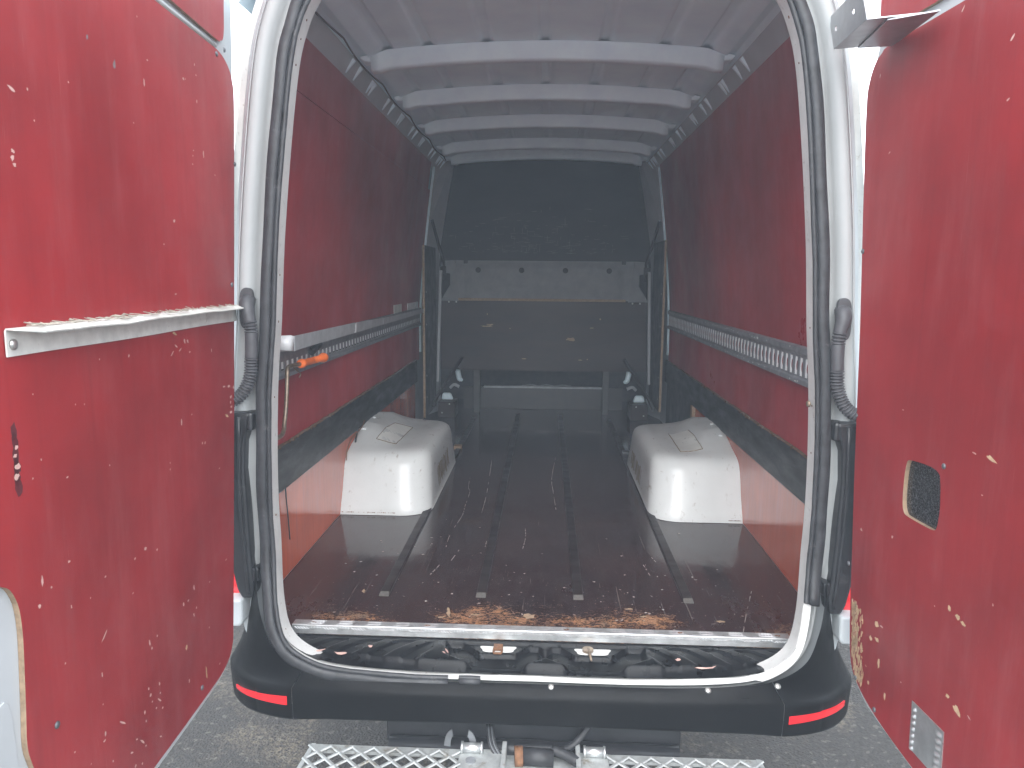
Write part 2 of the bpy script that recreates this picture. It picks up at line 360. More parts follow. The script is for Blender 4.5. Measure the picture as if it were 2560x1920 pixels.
LCH= [(0.618, 2.135, 0.0056, 0.0085, 0, 2), (0.53, 2.112, 0.009, 0.018, 0, 2), (0.837, 1.997, 0.0158, 0.0052, 0.3, 0), (0.798, 2.005, 0.0037, 0.0044, 0, 0), (0.396, 2.157, 0.0079, 0.0035, 0, 0), (0.416, 2.109, 0.0046, 0.0141, 0, 0), (0.226, 2.164, 0.0097, 0.0055, 0, 0), (0.16, 2.212, 0.0051, 0.0062, 0, 0), (0.154, 2.19, 0.0061, 0.0035, 0, 0), (0.157, 2.13, 0.0059, 0.0076, 0, 0), (0.845, 1.906, 0.0089, 0.0057, 0, 0), (0.847, 1.896, 0.0082, 0.0096, 0, 0), (0.844, 1.886, 0.0081, 0.0057, 0, 0), (0.19, 2.013, 0.0067, 0.0035, 0, 0), (0.132, 2.014, 0.007, 0.0157, 0, 0), (0.195, 2.0, 0.0051, 0.0035, 0, 0), (0.199, 1.981, 0.0059, 0.0041, 0, 0), (0.47, 2.02, 0.0047, 0.0035, 0, 0), (0.313, 1.843, 0.0129, 0.0062, 0, 0), (0.066, 1.973, 0.0048, 0.0035, 0, 0), (0.686, 2.043, 0.0044, 0.0035, 0, 0), (0.787, 1.961, 0.003, 0.0035, 0, 0), (0.215, 2.166, 0.0032, 0.0035, 0, 0), (0.43, 2.23, 0.0031, 0.0039, 0, 0), (0.369, 1.79, 0.0055, 0.0044, 0, 0), (0.838, 1.651, 0.0069, 0.0035, 0.4, 0), (0.343, 1.597, 0.0216, 0.0056, 0.3, 0), (0.293, 1.575, 0.0078, 0.0125, -0.5, 0), (0.277, 1.574, 0.0062, 0.0103, -0.5, 0), (0.338, 1.568, 0.0172, 0.0035, 0.5, 0), (0.318, 1.558, 0.015, 0.0035, -0.4, 0), (0.269, 1.548, 0.0081, 0.0035, 0, 0), (0.358, 1.554, 0.0187, 0.0037, -0.6, 0), (0.546, 1.569, 0.0056, 0.0067, 0, 0), (0.651, 1.573, 0.0037, 0.0035, 0, 0), (0.072, 1.438, 0.016, 0.0037, 0, 0), (0.039, 1.434, 0.0206, 0.0057, 0, 0), (0.006, 1.426, 0.0085, 0.0106, 0, 0), (0.028, 1.404, 0.0144, 0.0073, 0, 0), (0.031, 1.39, 0.0127, 0.0065, 0, 0), (0.027, 1.377, 0.0144, 0.0067, 0, 0), (0.03, 1.363, 0.0149, 0.0073, 0, 0), (0.062, 1.359, 0.024, 0.0065, 0.5, 0), (0.846, 1.54, 0.0034, 0.0035, 0, 0), (0.735, 1.505, 0.003, 0.0035, 0, 0), (0.709, 1.501, 0.0035, 0.0035, 0, 0), (0.331, 1.394, 0.006, 0.0158, 0, 0), (0.224, 1.322, 0.0076, 0.0062, -0.3, 0), (0.209, 1.319, 0.0079, 0.0067, -0.3, 0), (0.399, 1.317, 0.005, 0.0035, 0, 0), (0.895, 1.467, 0.0075, 0.0061, 0, 0), (0.899, 1.455, 0.0089, 0.0056, 0, 0), (0.895, 1.438, 0.0137, 0.0079, 0, 0), (0.899, 1.423, 0.01, 0.0096, 0, 0), (0.839, 1.434, 0.003, 0.0035, 0, 0), (0.275, 1.402, 0.0065, 0.0035, 0, 0), (0.142, 1.539, 0.0045, 0.009, 0, 0), (0.325, 1.683, 0.0101, 0.0035, 0, 0), (0.4, 1.303, 0.0041, 0.005, 0, 0), (0.128, 1.234, 0.0094, 0.0035, 0, 0), (0.642, 1.374, 0.0037, 0.0035, 0, 0), (0.863, 1.41, 0.003, 0.0035, 0, 0), (0.774, 1.388, 0.0065, 0.0035, 0, 0), (0.861, 1.243, 0.0052, 0.0188, 0, 0), (0.873, 1.205, 0.0076, 0.0085, 0, 0), (0.53, 1.171, 0.0083, 0.0079, -0.2, 0), (0.481, 1.15, 0.0075, 0.0056, 0, 0), (0.682, 1.174, 0.0056, 0.0035, 0, 0), (0.113, 0.983, 0.009, 0.0035, 0, 0), (0.314, 0.993, 0.0062, 0.0137, -0.3, 0), (0.373, 0.979, 0.0075, 0.0089, -0.2, 0), (0.348, 0.976, 0.0075, 0.0035, 0, 0), (0.307, 0.939, 0.0065, 0.0055, 0, 0), (0.322, 0.928, 0.0055, 0.0124, -0.3, 0), (0.698, 1.068, 0.0281, 0.0035, -0.6, 0), (0.537, 0.97, 0.0056, 0.0119, -0.15, 0), (0.529, 0.953, 0.0062, 0.0056, 0, 0), (0.504, 0.968, 0.005, 0.0056, 0, 0), (0.371, 0.872, 0.0115, 0.011, 0, 0), (0.82, 1.079, 0.0034, 0.0035, 0, 0), (0.27, 0.752, 0.0059, 0.0337, -0.1, 0), (0.366, 0.786, 0.0062, 0.0082, 0, 0), (0.507, 0.861, 0.0062, 0.0084, -0.5, 0), (0.547, 0.859, 0.0071, 0.0062, 0, 0), (0.506, 0.839, 0.0056, 0.0035, 0, 0), (0.511, 0.826, 0.0187, 0.0035, 0.8, 0), (0.527, 0.817, 0.0056, 0.0044, 0, 0), (0.5, 0.801, 0.0075, 0.0039, 0, 0), (0.575, 0.837, 0.0051, 0.0096, 0, 0), (0.658, 0.868, 0.0266, 0.0035, 0.7, 0), (0.719, 0.885, 0.0047, 0.0112, 0, 0), (0.724, 0.874, 0.0094, 0.0035, 0, 0), (0.591, 0.783, 0.0225, 0.0044, 0.8, 0), (0.634, 0.788, 0.0117, 0.0035, 0.6, 0), (0.814, 0.913, 0.0057, 0.0035, 0.5, 0), (0.516, 0.745, 0.0087, 0.0035, 0.6, 0), (0.612, 0.802, 0.0074, 0.0035, 0.5, 0), (0.624, 0.752, 0.0074, 0.0056, 0, 0), (0.701, 0.817, 0.0033, 0.0051, 0, 0), (0.72, 0.944, 0.0035, 0.0035, 0, 0), (0.77, 0.86, 0.0035, 0.0035, 0, 0), (0.187, 0.731, 0.0072, 0.0052, 0, 0), (0.59, 1.101, 0.0051, 0.0035, 0, 0), (0.734, 1.156, 0.003, 0.0035, 0, 0), (0.788, 1.245, 0.0081, 0.005, 0, 0), (0.573, 1.166, 0.0079, 0.0056, 0, 0), (0.24, 0.856, 0.0067, 0.0035, 0, 0), (0.224, 0.969, 0.0061, 0.0035, 0, 0), (0.572, 0.816, 0.0034, 0.0044, 0, 0), (0.553, 0.877, 0.0047, 0.0062, -0.3, 0), (0.542, 0.841, 0.0044, 0.0035, 0, 0), (0.598, 0.739, 0.0056, 0.005, 0, 0), (0.579, 0.766, 0.0047, 0.0035, 0, 0), (0.716, 1.0, 0.003, 0.01, 0, 0), (0.791, 1.166, 0.003, 0.0065, 0, 0), (0.84, 1.222, 0.0045, 0.0035, 0, 0)]
RCH= [(0.478, 1.39, 0.0121, 0.0035, -0.2, 0), (0.527, 1.391, 0.0322, 0.0086, -0.25, 0), (0.512, 1.315, 0.005, 0.0035, 0, 0), (0.071, 1.091, 0.0099, 0.008, 0, 0), (0.215, 1.124, 0.0077, 0.0074, 0, 0), (0.215, 1.43, 0.0069, 0.0035, 0, 0), (0.447, 1.053, 0.0107, 0.0121, 0, 0), (0.475, 1.047, 0.0134, 0.0115, 0, 0), (0.494, 1.042, 0.0134, 0.0096, 0, 0), (0.573, 1.118, 0.003, 0.0069, 0, 0), (0.469, 0.869, 0.0134, 0.0095, 0, 0), (0.502, 0.857, 0.0268, 0.0163, -0.6, 0), (0.54, 0.865, 0.01, 0.0035, -0.4, 0), (0.178, 0.886, 0.0201, 0.0149, 0, 0), (0.157, 0.838, 0.0141, 0.0126, 0, 0), (0.186, 0.849, 0.0192, 0.0103, 0, 0), (0.2, 0.891, 0.0134, 0.0042, 0, 0), (0.301, 0.803, 0.0069, 0.0035, 0, 0), (0.398, 1.035, 0.0046, 0.0035, 0, 0), (0.202, 0.794, 0.0086, 0.0211, 0, 0), (0.24, 0.732, 0.0073, 0.019, 0, 0), (0.468, 2.17, 0.005, 0.0141, -0.7, 0), (0.473, 2.061, 0.0081, 0.0035, 0.4, 0), (0.064, 2.031, 0.0098, 0.0035, 0.4, 0), (-0.009, 2.225, 0.0036, 0.0103, 0, 0), (0.309, 2.275, 0.0141, 0.0035, 0.9, 0)]
# ------------------------------------------------------------------ ground
g = MB().add([(-14,-14,0),(14,-14,0),(14,14,0),(-14,14,0)], [(0,1,2,3)])
ground = tag(g.build('asphalt_ground', 'asphalt'), kind='structure')

# ------------------------------------------------------------------ the van
van = empty('cargo_van', (0, 0, 0))
tag(van, 'empty white cargo van seen from behind with both red-lined rear doors open', 'van')

# --- rear opening: (X, Z) of the flange, right half from the bottom centre to the top centre
H = [(0,.633),(.15,.632),(.30,.633),(.46,.639),(.58,.653),(.65,.680),(.698,.725),(.722,.80),(.736,.90),(.744,1.05),(.743,1.22),(.733,1.43),
     (.717,1.6),(.701,1.82),(.673,2.08),(.646,2.27),(.620,2.365),(.588,2.43),(.54,2.485),(.45,2.523),(.28,2.54),(0,2.545)]
half = [tuple(p) for p in cr(H, 5)]
loop = half + [(-x, z) for x, z in half[-2:0:-1]]
NL = len(loop)
def Yo(z): return lerp(-.13, -.06, sstep(z, .66, 1.0))
nrm = []
for i in range(NL):
    a, b_ = np.array(loop[i-1]), np.array(loop[(i+1) % NL]); d = b_-a; d /= np.linalg.norm(d)
    nrm.append(np.array([d[1], -d[0]]))
def LP(i, o, dy):
    i %= NL; x, z = loop[i]; n = nrm[i]
    return (x+n[0]*o, Yo(z)+dy, z+n[1]*o)
wob = np.convolve(rng.normal(0, 1, NL+8), np.ones(5)/5, 'same')[4:4+NL]*.0035
def sweep(prof, rng_i=None, wobble=0, squeeze=True):
    idx = range(NL) if rng_i is None else rng_i
    rows = []
    for i in idx:   # behind the bumper corners the frame is shallow
        f0 = lerp(.40, 1, sstep(loop[i % NL][1], .84, .97)) if squeeze and loop[i % NL][1] < 1.5 else 1
        row = []
        for k, (o, dy) in enumerate(prof):
            f = lerp(f0, 1, sstep(o, .115, .150))
            row.append(LP(i, (o if o <= .03 else .03+(o-.03)*f)+wob[i % NL]*wobble*(k == 1), dy+(.05*(1-f)/.6 if o > .04 else 0)))
        rows.append(row)
    return rows
mb = MB()   # folded sheet edge: back web, inner return, front lip with a sharp fold
for seg in ([(.16,.062),(.004,.060)], [(.004,.060),(.0,.0)], [(.0,.0),(.0015,-.004)], [(.0015,-.004),(.020,-.004)]):
    rows_ = []
    for i in range(NL):
        ob = lerp(.05, .16, sstep(loop[i][1], .9, 1.05))
        rows_.append([LP(i, min(o, ob, .011 if o == .020 and loop[i][1] < .66 else 1)+(wob[i]*.9 if dy_ <= 0 and o < .01 else 0), dy_) for o, dy_ in seg])
    mb.grid(rows_, close_v=True)
mb.build('opening_flange', 'flange_white', van, weld=False)
mb = MB()   # small rust-edged holes along the flange
for i in range(0, NL, 3):
    x, z = loop[i]
    if z < 1.0 or z > 2.4 or random.random() < .45: continue
    c = Vector(LP(i, .0008, .022)); n2_ = Vector((-nrm[i][0], 0, -nrm[i][1])); mb.disc(c, n2_, random.uniform(.0025, .004), .0008, 8)
tag(mb.build('flange_holes', 'rust', van), kind='stuff')
mb = MB(); mb.grid(sweep([(.020,-.004),(.026,.02),(.030,.028),(.058,.030),(.066,.022),(.072,.006),(.088,-.002),(.100,.0),(.107,.006),(.110,.016)]), close_v=True)
mb.build('door_frame', 'jamb_white', van)
# outer skin of the body: runs from the corner of the frame to the front of the van
prof = [(.110,.016),(.112,.020),(.128,.034),(.146,.07),(.158,.12),(.166,.2),(.170,.4)]
rows = sweep(prof)
for r, i in zip(rows, range(NL)):
    x, y, z = r[-1]; r += [(x, 2.5, z), (x, 5.2, z)]
mb = MB(); mb.grid(rows, close_v=True); mb.add([r[-1] for r in rows], [tuple(range(NL))])
shell = mb.build('body_shell', 'white_paint', van)
# drip-rail crease running down each rear corner of the body
for s in (-1, 1):
    idx = [i for i in range(len(half)) if 1.25 < half[i][1] < 2.5]
    pts = [LP(i, .104, -.004) for i in idx]
    MB().tube([(s*p[0], p[1], p[2]) for p in pts], .0022, 6).build('seam_bead', 'jamb_white', van)

# --- door seal: torn away along the lower right
iR = min(range(len(half)), key=lambda i: abs(half[i][1]-.86))
iE = min(range(len(half)), key=lambda i: abs(half[i][0]-.235)+abs(half[i][1]-.64))
idx = list(range(iR, NL-iE+1))
def seal(idx, name, c=.0235, r=.0150, flat=.62):
    rows = []
    for k, i in enumerate(idx):
        row = []
        for q in range(12):
            t = 2*math.pi*q/12
            row.append(LP(i, c+r*math.cos(t)+.0012*math.sin(i*.9), -.015-.014*flat*math.sin(t)))
        rows.append(row)
    mb = MB(); mb.grid(rows, close_u=True)
    mb.add(rows[0], [tuple(range(12))]); mb.add(rows[-1], [tuple(range(12))[::-1]])
    # gripping foot of the seal
    rows = [[LP(i, .0045+.0075*math.cos(2*math.pi*q/8)+.0022*wob[i % NL]/.0035, -.009-.007*math.sin(2*math.pi*q/8)) for q in range(8)] for i in idx]
    mb.grid(rows, close_u=True)
    return mb.build(name, 'seal_rubber', van)
seal(idx, 'door_seal')
j0 = NL-iE; seal(list(range(j0+1, min(NL, j0+4))), 'door_seal', c=.010, r=.010, flat=.6)

# --- interior shell pieces
def wallX(z): return .865-.11*max(0, (z-1.42)/1.08)**1.35
Yw0, Yw1 = .12, 3.10
def wall_sheet(s, z0, z1, y0, y1, off=0, n=12, th=.009, name='wall_lining', mat='wall_board'):
    rows = []
    zs = [lerp(z0, z1, k/n) for k in range(n+1)]
    prof = [(s*(wallX(z)-off), z) for z in zs] + [(s*(wallX(z)-off+th), z) for z in zs[::-1]]
    ys = [y0, y1]
    mb = MB(); mb.grid([[(x, y, z) for x, z in prof] for y in ys], close_u=True, smooth=False)
    for y in ys: mb.add([(x, y, z) for x, z in prof], [tuple(range(len(prof)))])
    return mb.build(name, [mat], van)
for s in (-1, 1):
    if s < 0:
        wall_sheet(s, 1.15, 2.303, Yw0, Yw1); wall_sheet(s, 2.306, 2.505, Yw0, Yw1-.08)
    else:
        wall_sheet(s, 1.15, 2.50, Yw0, Yw1)
    wall_sheet(s, .702, 1.05, Yw0, 2.90 if s < 0 else 2.13, off=.003, n=2, name='lower_lining', mat='low_board')
    # black rubbing strip, a film-faced board screwed along the wall
    y1 = 2.92 if s < 0 else 3.12
    mb = MB(); xs0, xs1 = s*.848, s*.861
    n = 60; top = [1.166+random.uniform(-.0022, .0022) for _ in range(n+1)]
    yy = [lerp(Yw0, y1, k/n) for k in range(n+1)]
    mb.grid([[(xs0, y, 1.018) for y in yy], [(xs0, y, t_-.001) for y, t_ in zip(yy, top)]], 0, False)
    mb.grid([[(xs0, y, t_-.001) for y, t_ in zip(yy, top)], [(xs1, y, t_+.001) for y, t_ in zip(yy, top)]], 1, False)
    mb.add([(xs0, Yw0, 1.018), (xs0, y1, 1.018), (xs1, y1, 1.018), (xs1, Yw0, 1.018)], [(0, 1, 2, 3)], 1)
    mb.add([(xs0, y1, 1.018), (xs1, y1, 1.018), (xs1, y1, 1.166), (xs0, y1, 1.166)], [(0, 1, 2, 3)], 1)
    mb.build('rubbing_strip', ['band_rubber', 'ply_edge_dark'], van)
    # splinters along the torn top edge
    mb = MB()
    for _ in range(22):
        y = random.uniform(.2, 2.0)**1.0; l = random.uniform(.006, .02)
        mb.box((s*.846, y, 1.160), (s*.852, y+l, 1.166+random.uniform(.001, .006)))
    tag(mb.build('splinters', 'ply_edge_dark', van), kind='stuff')
# dark side backing behind the linings so no daylight leaks round the edges
for s in (-1, 1):
    wall_sheet(s, .66, 2.46, .14, 3.2, off=-.013, th=.004, name='side_panel', mat='grey_metal')

# --- load floor, runner strips
mb = MB(); mb.box((-.862, .0, .672), (.862, 4.15, .70))
floor = mb.build('load_floor', 'floor_board', van)
for x, y0, y1 in ((-.495, .212, 3.30), (-.181, .222, 3.45), (.134, .225, 3.45), (.4855, .222, 3.30)):
    mb = MB()
    w = .017
    mb.hexa([(x-w, y0, .7002), (x+w, y0, .7002), (x+w, y1, .7002), (x-w, y1, .7002)],
            [(x-w+.002, y0+.022, .7085), (x+w-.002, y0+.022, .7085), (x+w-.002, y1, .7085), (x-w+.002, y1, .7085)])
    mb.mi[2] = 1
    o = mb.build('floor_runner', ['dark_brown', 'runner_end'], floor, bevel=.0012)
# scratches gouged into the floor film
SCR = [[(-.362,1.66),(-.352,1.486),(-.337,1.41),(-.336,1.19),(-.334,1.046),(-.355,.819),(-.353,.649)],[(-.277,2.042),(-.263,1.667),(-.253,1.333),(-.253,1.095)],
 [(.087,2.192),(.059,1.693),(.064,1.441),(.074,1.164)],[(.118,1.697),(.119,1.341),(.121,.978),(.122,.682)],[(-.056,.901),(-.052,.796),(-.059,.67)],[(-.19,.907),(-.192,.729)],
 [(-.203,.742),(-.204,.66)],[(-.18,1.039),(-.172,.73)],[(.712,.332),(.65,.16),(.607,.031)],[(-.35,.5),(-.372,.40)],[(-.30,.64),(-.318,.52)],[(.38,.55),(.392,.44)],[(.42,.62),(.43,.57)]]
mb = MB()
for ln in SCR:
    p = cr([(x, y) for x, y in ln], 9); gaps = random.random()
    for k in range(len(p)-1):
        if random.random() < .3: continue
        w = random.uniform(.0005, .0016); (x0, y0), (x1, y1) = p[k], p[k+1]
        mb.add([(x0-w, y0, .7004), (x0+w, y0, .7004), (x1+w, y1, .7004), (x1-w, y1, .7004)], [(0, 1, 2, 3)])
for _ in range(90):
    x, y = random.uniform(-.7, .7), abs(random.gauss(.15, .35))+.03
    if y > 1.2: continue
    q = blob(x, y, random.uniform(.002, .010), random.uniform(.002, .012), random.uniform(0, 3), 7, .4)
    mb.add([(a, b_, .7004) for a, b_ in q], [tuple(range(7))])
tag(mb.build('floor_scratches', 'scratch', floor, recalc=False), kind='stuff')
mb = MB()
for cx, cy, w, h in ((-.27,.11,.012,.055),(-.29,.075,.02,.012),(-.19,.10,.035,.012),(-.02,.10,.04,.03),(.29,.17,.03,.012),(.33,.12,.028,.01),(.56,.10,.03,.012),(-.57,.25,.01,.03)):
    q = blob(cx, cy, w, h, .2, 12, .4); mb.add([(a, b_, .7005) for a, b_ in q], [tuple(range(12))])
tag(mb.build('floor_chips', 'ply_edge', floor, recalc=False), kind='stuff')

# --- chequer-plate edge of the load floor
mb = MB()
xa, xb = -.722, .735
prof = [(.030,.7008),(.030,.7035),(-.001,.7035),(-.0035,.7015),(-.0035,.675),(-.0015,.675),(-.0015,.7008)]
mb.grid([[(x, y+(.0 if abs(x) < .6 else 0), z) for y, z in prof] for x in np.linspace(xa, xb, 3)], close_u=True, smooth=False)
for x in (xa, xb): mb.add([(x, y, z) for y, z in prof], [tuple(range(len(prof)))])
sill = mb.build('sill_plate', 'alu', van, bevel=.0008)
mb = MB()
def bar(mb, c, ux, uy, l, w, h, nz):
    c, ux, uy, nz = map(Vector, (c, ux, uy, nz)); a, b_ = ux*l/2, uy*w/2
    mb.hexa([c-a-b_, c+a-b_, c+a+b_, c-a+b_], [c-a*.7-b_*.4+nz*h, c+a*.7-b_*.4+nz*h, c+a*.7+b_*.4+nz*h, c-a*.7+b_*.4+nz*h])
k = 0; x = xa+.012
while x < xb-.01:
    sg = 1 if (k//5) % 2 else -1; t = sg*rad(38)
    for yy in (.008, .022):
        bar(mb, (x+(yy-.015)*sg*.4, yy, .7035), (math.cos(t), math.sin(t), 0), (-math.sin(t), math.cos(t), 0), .016, .0035, .0013, (0, 0, 1))
    bar(mb, (x, -.0035, .693), (math.cos(t), 0, math.sin(t)), (-math.sin(t), 0, math.cos(t)), .014, .0035, .0013, (0, -1, 0))
    x += .0085; k += 1
tag(mb.build('chequer_bars', 'alu', sill), kind='stuff')
mb = MB()
for x in (-.66, -.32, .09, .42, .70):
    mb.add([(a, b_, .7046) for a, b_ in blob(x, .012, .018, .010, 0, 9, .4)], [tuple(range(9))])
tag(mb.build('rust_spots', 'rust', sill, recalc=False), kind='stuff')
# rusty lower left corner of the frame
mb = MB()
for cx, cz, w, h in ((-.712,.735,.014,.02),(-.722,.76,.01,.03),(-.70,.715,.012,.012),(-.716,.70,.008,.02)):
    mb.add([(a, -.101+.0, b_) for a, b_ in blob(cx, cz, w, h, .3, 9, .4)], [tuple(range(9))])
tag(mb.build('rust_patches', 'rust', van, recalc=False), kind='stuff')

# --- step pad between floor edge and bumper: moulded plastic with grip ribs and lock wells
WELL = (-.108, .165)
def pad_h(x, y):
    h = .672+.09*(y)*1.0
    ax = abs(x-.012)
    if .30 < ax < .69:
        q = ax+.11*(max(0, y+.115)/.115)**1.7
        f = (q % .098)/.098
        e = sstep(f, .0, .06)*(1-sstep(f, .5, .58)); gate = sstep(ax, .30, .33)*sstep(-y, .012, .022)*(1-sstep(ax, .66, .69))
        h += .005*e*gate - .004*gate
    for xc in WELL:
        d = abs(x-xc)
        rw = .046+.066*min(1, max(0, (y+.062)/.062))
        outer = .155 if y > -.07 else .155-.11*min(1, (-.07-y)/.06)
        val = sstep(d, rw-.004, rw+.006)*(1-sstep(d, outer-.02, outer+.004)) if y > -.062 else (1-sstep(d, outer-.02, outer+.004))
        edge = sstep(-y, .008, .016)
        inside = (1-sstep(d, rw-.006, rw)) if y > -.062 else 0
        if y <= -.05: val = max(val, (1-sstep(d, outer-.02, outer+.004))*sstep(-y, .055, .066))
        h -= edge*(.022*val*(1 if abs(x-.028) > .05 or y < -.02 else .4)+.010*inside)
    return h
def yfront(x): return -.108+.058*(abs(x)/.715)**3
lowx = [p_[0] for p_ in half if p_[1] < .80]; lowz = [p_[1] for p_ in half if p_[1] < .80]
def zflange(x): return float(np.interp(abs(x), lowx, lowz))
xs = np.linspace(-.706, .706, 300); rows = []
for k in range(40):
    v = k/39
    rows.append([(x, lerp(-.004, yfront(x), v), pad_h(x, lerp(-.004, yfront(x), v))) for x in xs])
rows.append([(x, yfront(x)-.003, rows[39][i][2]-.006) for i, x in enumerate(xs)])
rows.append([(x, lerp(yfront(x), -.122, .5), lerp(rows[39][i][2]-.006, max(.637, zflange(x)+.004), .5)) for i, x in enumerate(xs)])
rows.append([(x, -.1285, max(zflange(x)+.002, min(rows[39][i][2]-.004, zflange(x)+.005))) for i, x in enumerate(xs)])
mb = MB(); mb.grid(rows)
mb.grid([[(x, -.0038, .60) for x in xs], rows[0]], smooth=False)
pad = mb.build('step_pad', 'pad_plastic', van)
for j, xc in enumerate(WELL):
    o = MB()
    y0, y1, z = -.016, -.046, .6605
    out = cr([(xc-.046, y0), (xc+.046, y0), (xc+.046, -.034), (xc+.034, y1), (xc-.034, y1), (xc-.046, -.034)], 4, True)
    o.prism(out, lambda u, w, off: (u, w, z+off), .003); plate = o.build('striker_plate', 'flange_white', pad)
    o = MB()
    if j == 0:   # rusty U-shaped striker
        o.tube([(xc-.010, -.02, .664), (xc-.012, -.055, .664), (xc-.010, -.064, .664), (xc+.010, -.064, .664), (xc+.012, -.055, .664), (xc+.010, -.02, .664)], .0035, 8)
        o.box((xc-.013, -.045, .6612), (xc+.013, -.017, .6685))
    else:        # bent striker peg
        o.tube([(xc-.012, -.028, .666), (xc-.010, -.052, .664), (xc-.006, -.075, .656)], [.006, .005, .003], 8)
        o.disc((xc-.014, -.030, .6612), (0, 0, 1), .016, .007)
    o.build('latch_striker', 'rust' if j == 0 else 'rod_steel', pad)
mb = MB()
for cx, cy, w, h in ((-.475,-.055,.014,.012),(-.555,-.088,.03,.012),(-.62,-.078,.04,.008),(-.255,-.048,.012,.008),(-.26,-.066,.010,.008),(.40,-.075,.014,.012),(.47,-.105,.05,.008)):
    q = blob(cx, cy, w, h, .2, 9, .4); mb.add([(a, b_, pad_h(a, max(b_, yfront(a)))+.0012) for a, b_ in q], [tuple(range(9))])
tag(mb.build('dried_mud', 'chip_pink', pad, recalc=False), kind='stuff')

# --- wheel-arch covers
def arch(s):
    mb = MB()
    def ring(x_in, y0, y1, r, z, bumpk):
        pts = []
        def add(px, py):
            # higher shoulder along the wall
            zz = z+bumpk*(.075*sstep(px, .66, .80)*sstep(py, 1.15, 1.5)*(1-sstep(py, 1.75, 2.1)) - .012*sstep(py, 1.6, 2.0))
            pts.append((s*px, py, zz))
        for t in np.linspace(0, 1, 7)[:-1]: add(lerp(1.0, x_in+r, t), y0)
        for t in np.linspace(0, math.pi/2, 8): add(x_in+r-r*math.sin(t), y0+r-r*math.cos(t))
        for t in np.linspace(0, 1, 8)[1:-1]: add(x_in, lerp(y0+r, y1-r, t))
        for t in np.linspace(0, math.pi/2, 8): add(x_in+r-r*math.cos(t), y1-r+r*math.sin(t))
        for t in np.linspace(0, 1, 7)[1:]: add(lerp(x_in+r, 1.0, t), y1)
        return pts
    rows = []
    #      x_in  y0    y1   r    z    bump
    L = [(.474,1.024,2.10,.125,.7015,0),(.476,1.028,2.098,.125,.704,0),(.479,1.045,2.09,.125,.74,0),(.485,1.075,2.07,.13,.80,0),(.490,1.100,2.05,.13,.865,.05),
         (.494,1.115,2.04,.13,.900,.2),(.501,1.132,2.03,.13,.924,.45),(.514,1.153,2.01,.125,.940,.7),(.535,1.182,1.98,.12,.949,.9),(.565,1.225,1.95,.11,.952,1),(.60,1.28,1.90,.10,.951,1),(.66,1.36,1.83,.09,.950,1),(.74,1.44,1.75,.07,.950,1),(.85,1.5,1.69,.05,.950,1)]
    for a in L: rows.append(ring(*a))
    mb.grid(rows)
    mb.add(rows[-1], [tuple(range(len(rows[-1])))], smooth=True)
    o = mb.build('wheel_arch_cover', 'arch_plastic', van)
    from mathutils.bvhtree import BVHTree
    return o, BVHTree.FromPolygons([v.co for v in o.data.vertices], [tuple(p.vertices) for p in o.data.polygons])
for s in (-1, 1):
    o, tree = arch(s)
    def on_top(s_, x, y, tree=tree):
        h = tree.ray_cast(Vector((s_*x, y, 1.5)), Vector((0, 0, -1)))[0]; return h.z if h else .9
    quad = [(.762,1.303),(.670,1.300),(.663,1.70),(.736,1.60)] if s < 0 else [(.643,1.665),(.632,1.261),(.733,1.276),(.725,1.585)]
    mb = MB()
    for k in range(4):
        (x0, y0), (x1, y1) = quad[k], quad[(k+1) % 4]
        if s > 0 and k == 3: continue
        m_ = 8; pts = [(s*lerp(x0, x1, t/m_), lerp(y0, y1, t/m_)) for t in range(m_+1)]
        mb.tube([(x, y, on_top(s, abs(x), y)+.0008) for x, y in pts], .0018, 5)
    tag(mb.build('patch_outline', 'grime_line', o), label='thin grimy line round a rectangular patch on the cover')
    mb = MB(); q = 6
    mb.grid([[(s*lerp(lerp(quad[0][0], quad[1][0], a/q), lerp(quad[3][0], quad[2][0], a/q), b_/q), lerp(lerp(quad[0][1], quad[1][1], a/q), lerp(quad[3][1], quad[2][1], a/q), b_/q), 0) for a in range(q+1)] for b_ in range(q+1)])
    mb.v = [(x, y, on_top(s, abs(x), y)+.0006) for x, y, z in mb.v]
    mb.build('patch', 'patch_plastic', o, recalc=False)
    # label remains on the inner flank: brown torn glue strips
    mb = MB()
    y0, y1, z0, z1 = (1.35, 1.74, .735, .868) if s < 0 else (1.45, 1.85, .73, .845)
    nst = 26 if s < 0 else 11
    for k in range(nst):
        y = lerp(y0, y1, k/nst); w = (y1-y0)/nst*(random.uniform(.45, .95) if s < 0 else random.uniform(.3, .8))
        za, zb = z0+random.uniform(0, .03), z1-random.uniform(0, .02)
        def fx(z): return np.interp(z, [.704,.74,.80,.86,.895], [.476,.479,.485,.491,.498])-.0012
        mm = 5; rr = [[(s*fx(lerp(za, zb, t/mm)), y+random.uniform(-.003, .003), lerp(za, zb, t/mm)), (s*fx(lerp(za, zb, t/mm)), y+w+random.uniform(-.003, .003), lerp(za, zb, t/mm))] for t in range(mm)]
        rr = [[rr_[0], rr_[1]] for rr_ in rr]
        mb.grid([[r_[0] for r_ in rr], [r_[1] for r_ in rr]])
    tag(mb.build('torn_label', 'grime_line', o, recalc=False), kind='stuff', label='brown torn remains of a label on the flank')
    if s < 0:
        MB().box((-.852, 1.38, on_top(-1, .841, 1.393)-.004), (-.830, 1.405, on_top(-1, .841, 1.393)+.004)).build('clip', 'film', o)
    for yy in ((1.379, 1.566) if s > 0 else (1.58,)):
        MB().disc((s*.835, yy, on_top(s, .835, yy)+.0), (0, 0, 1), .009, .006, dome=1).build('rivet', 'film', o)
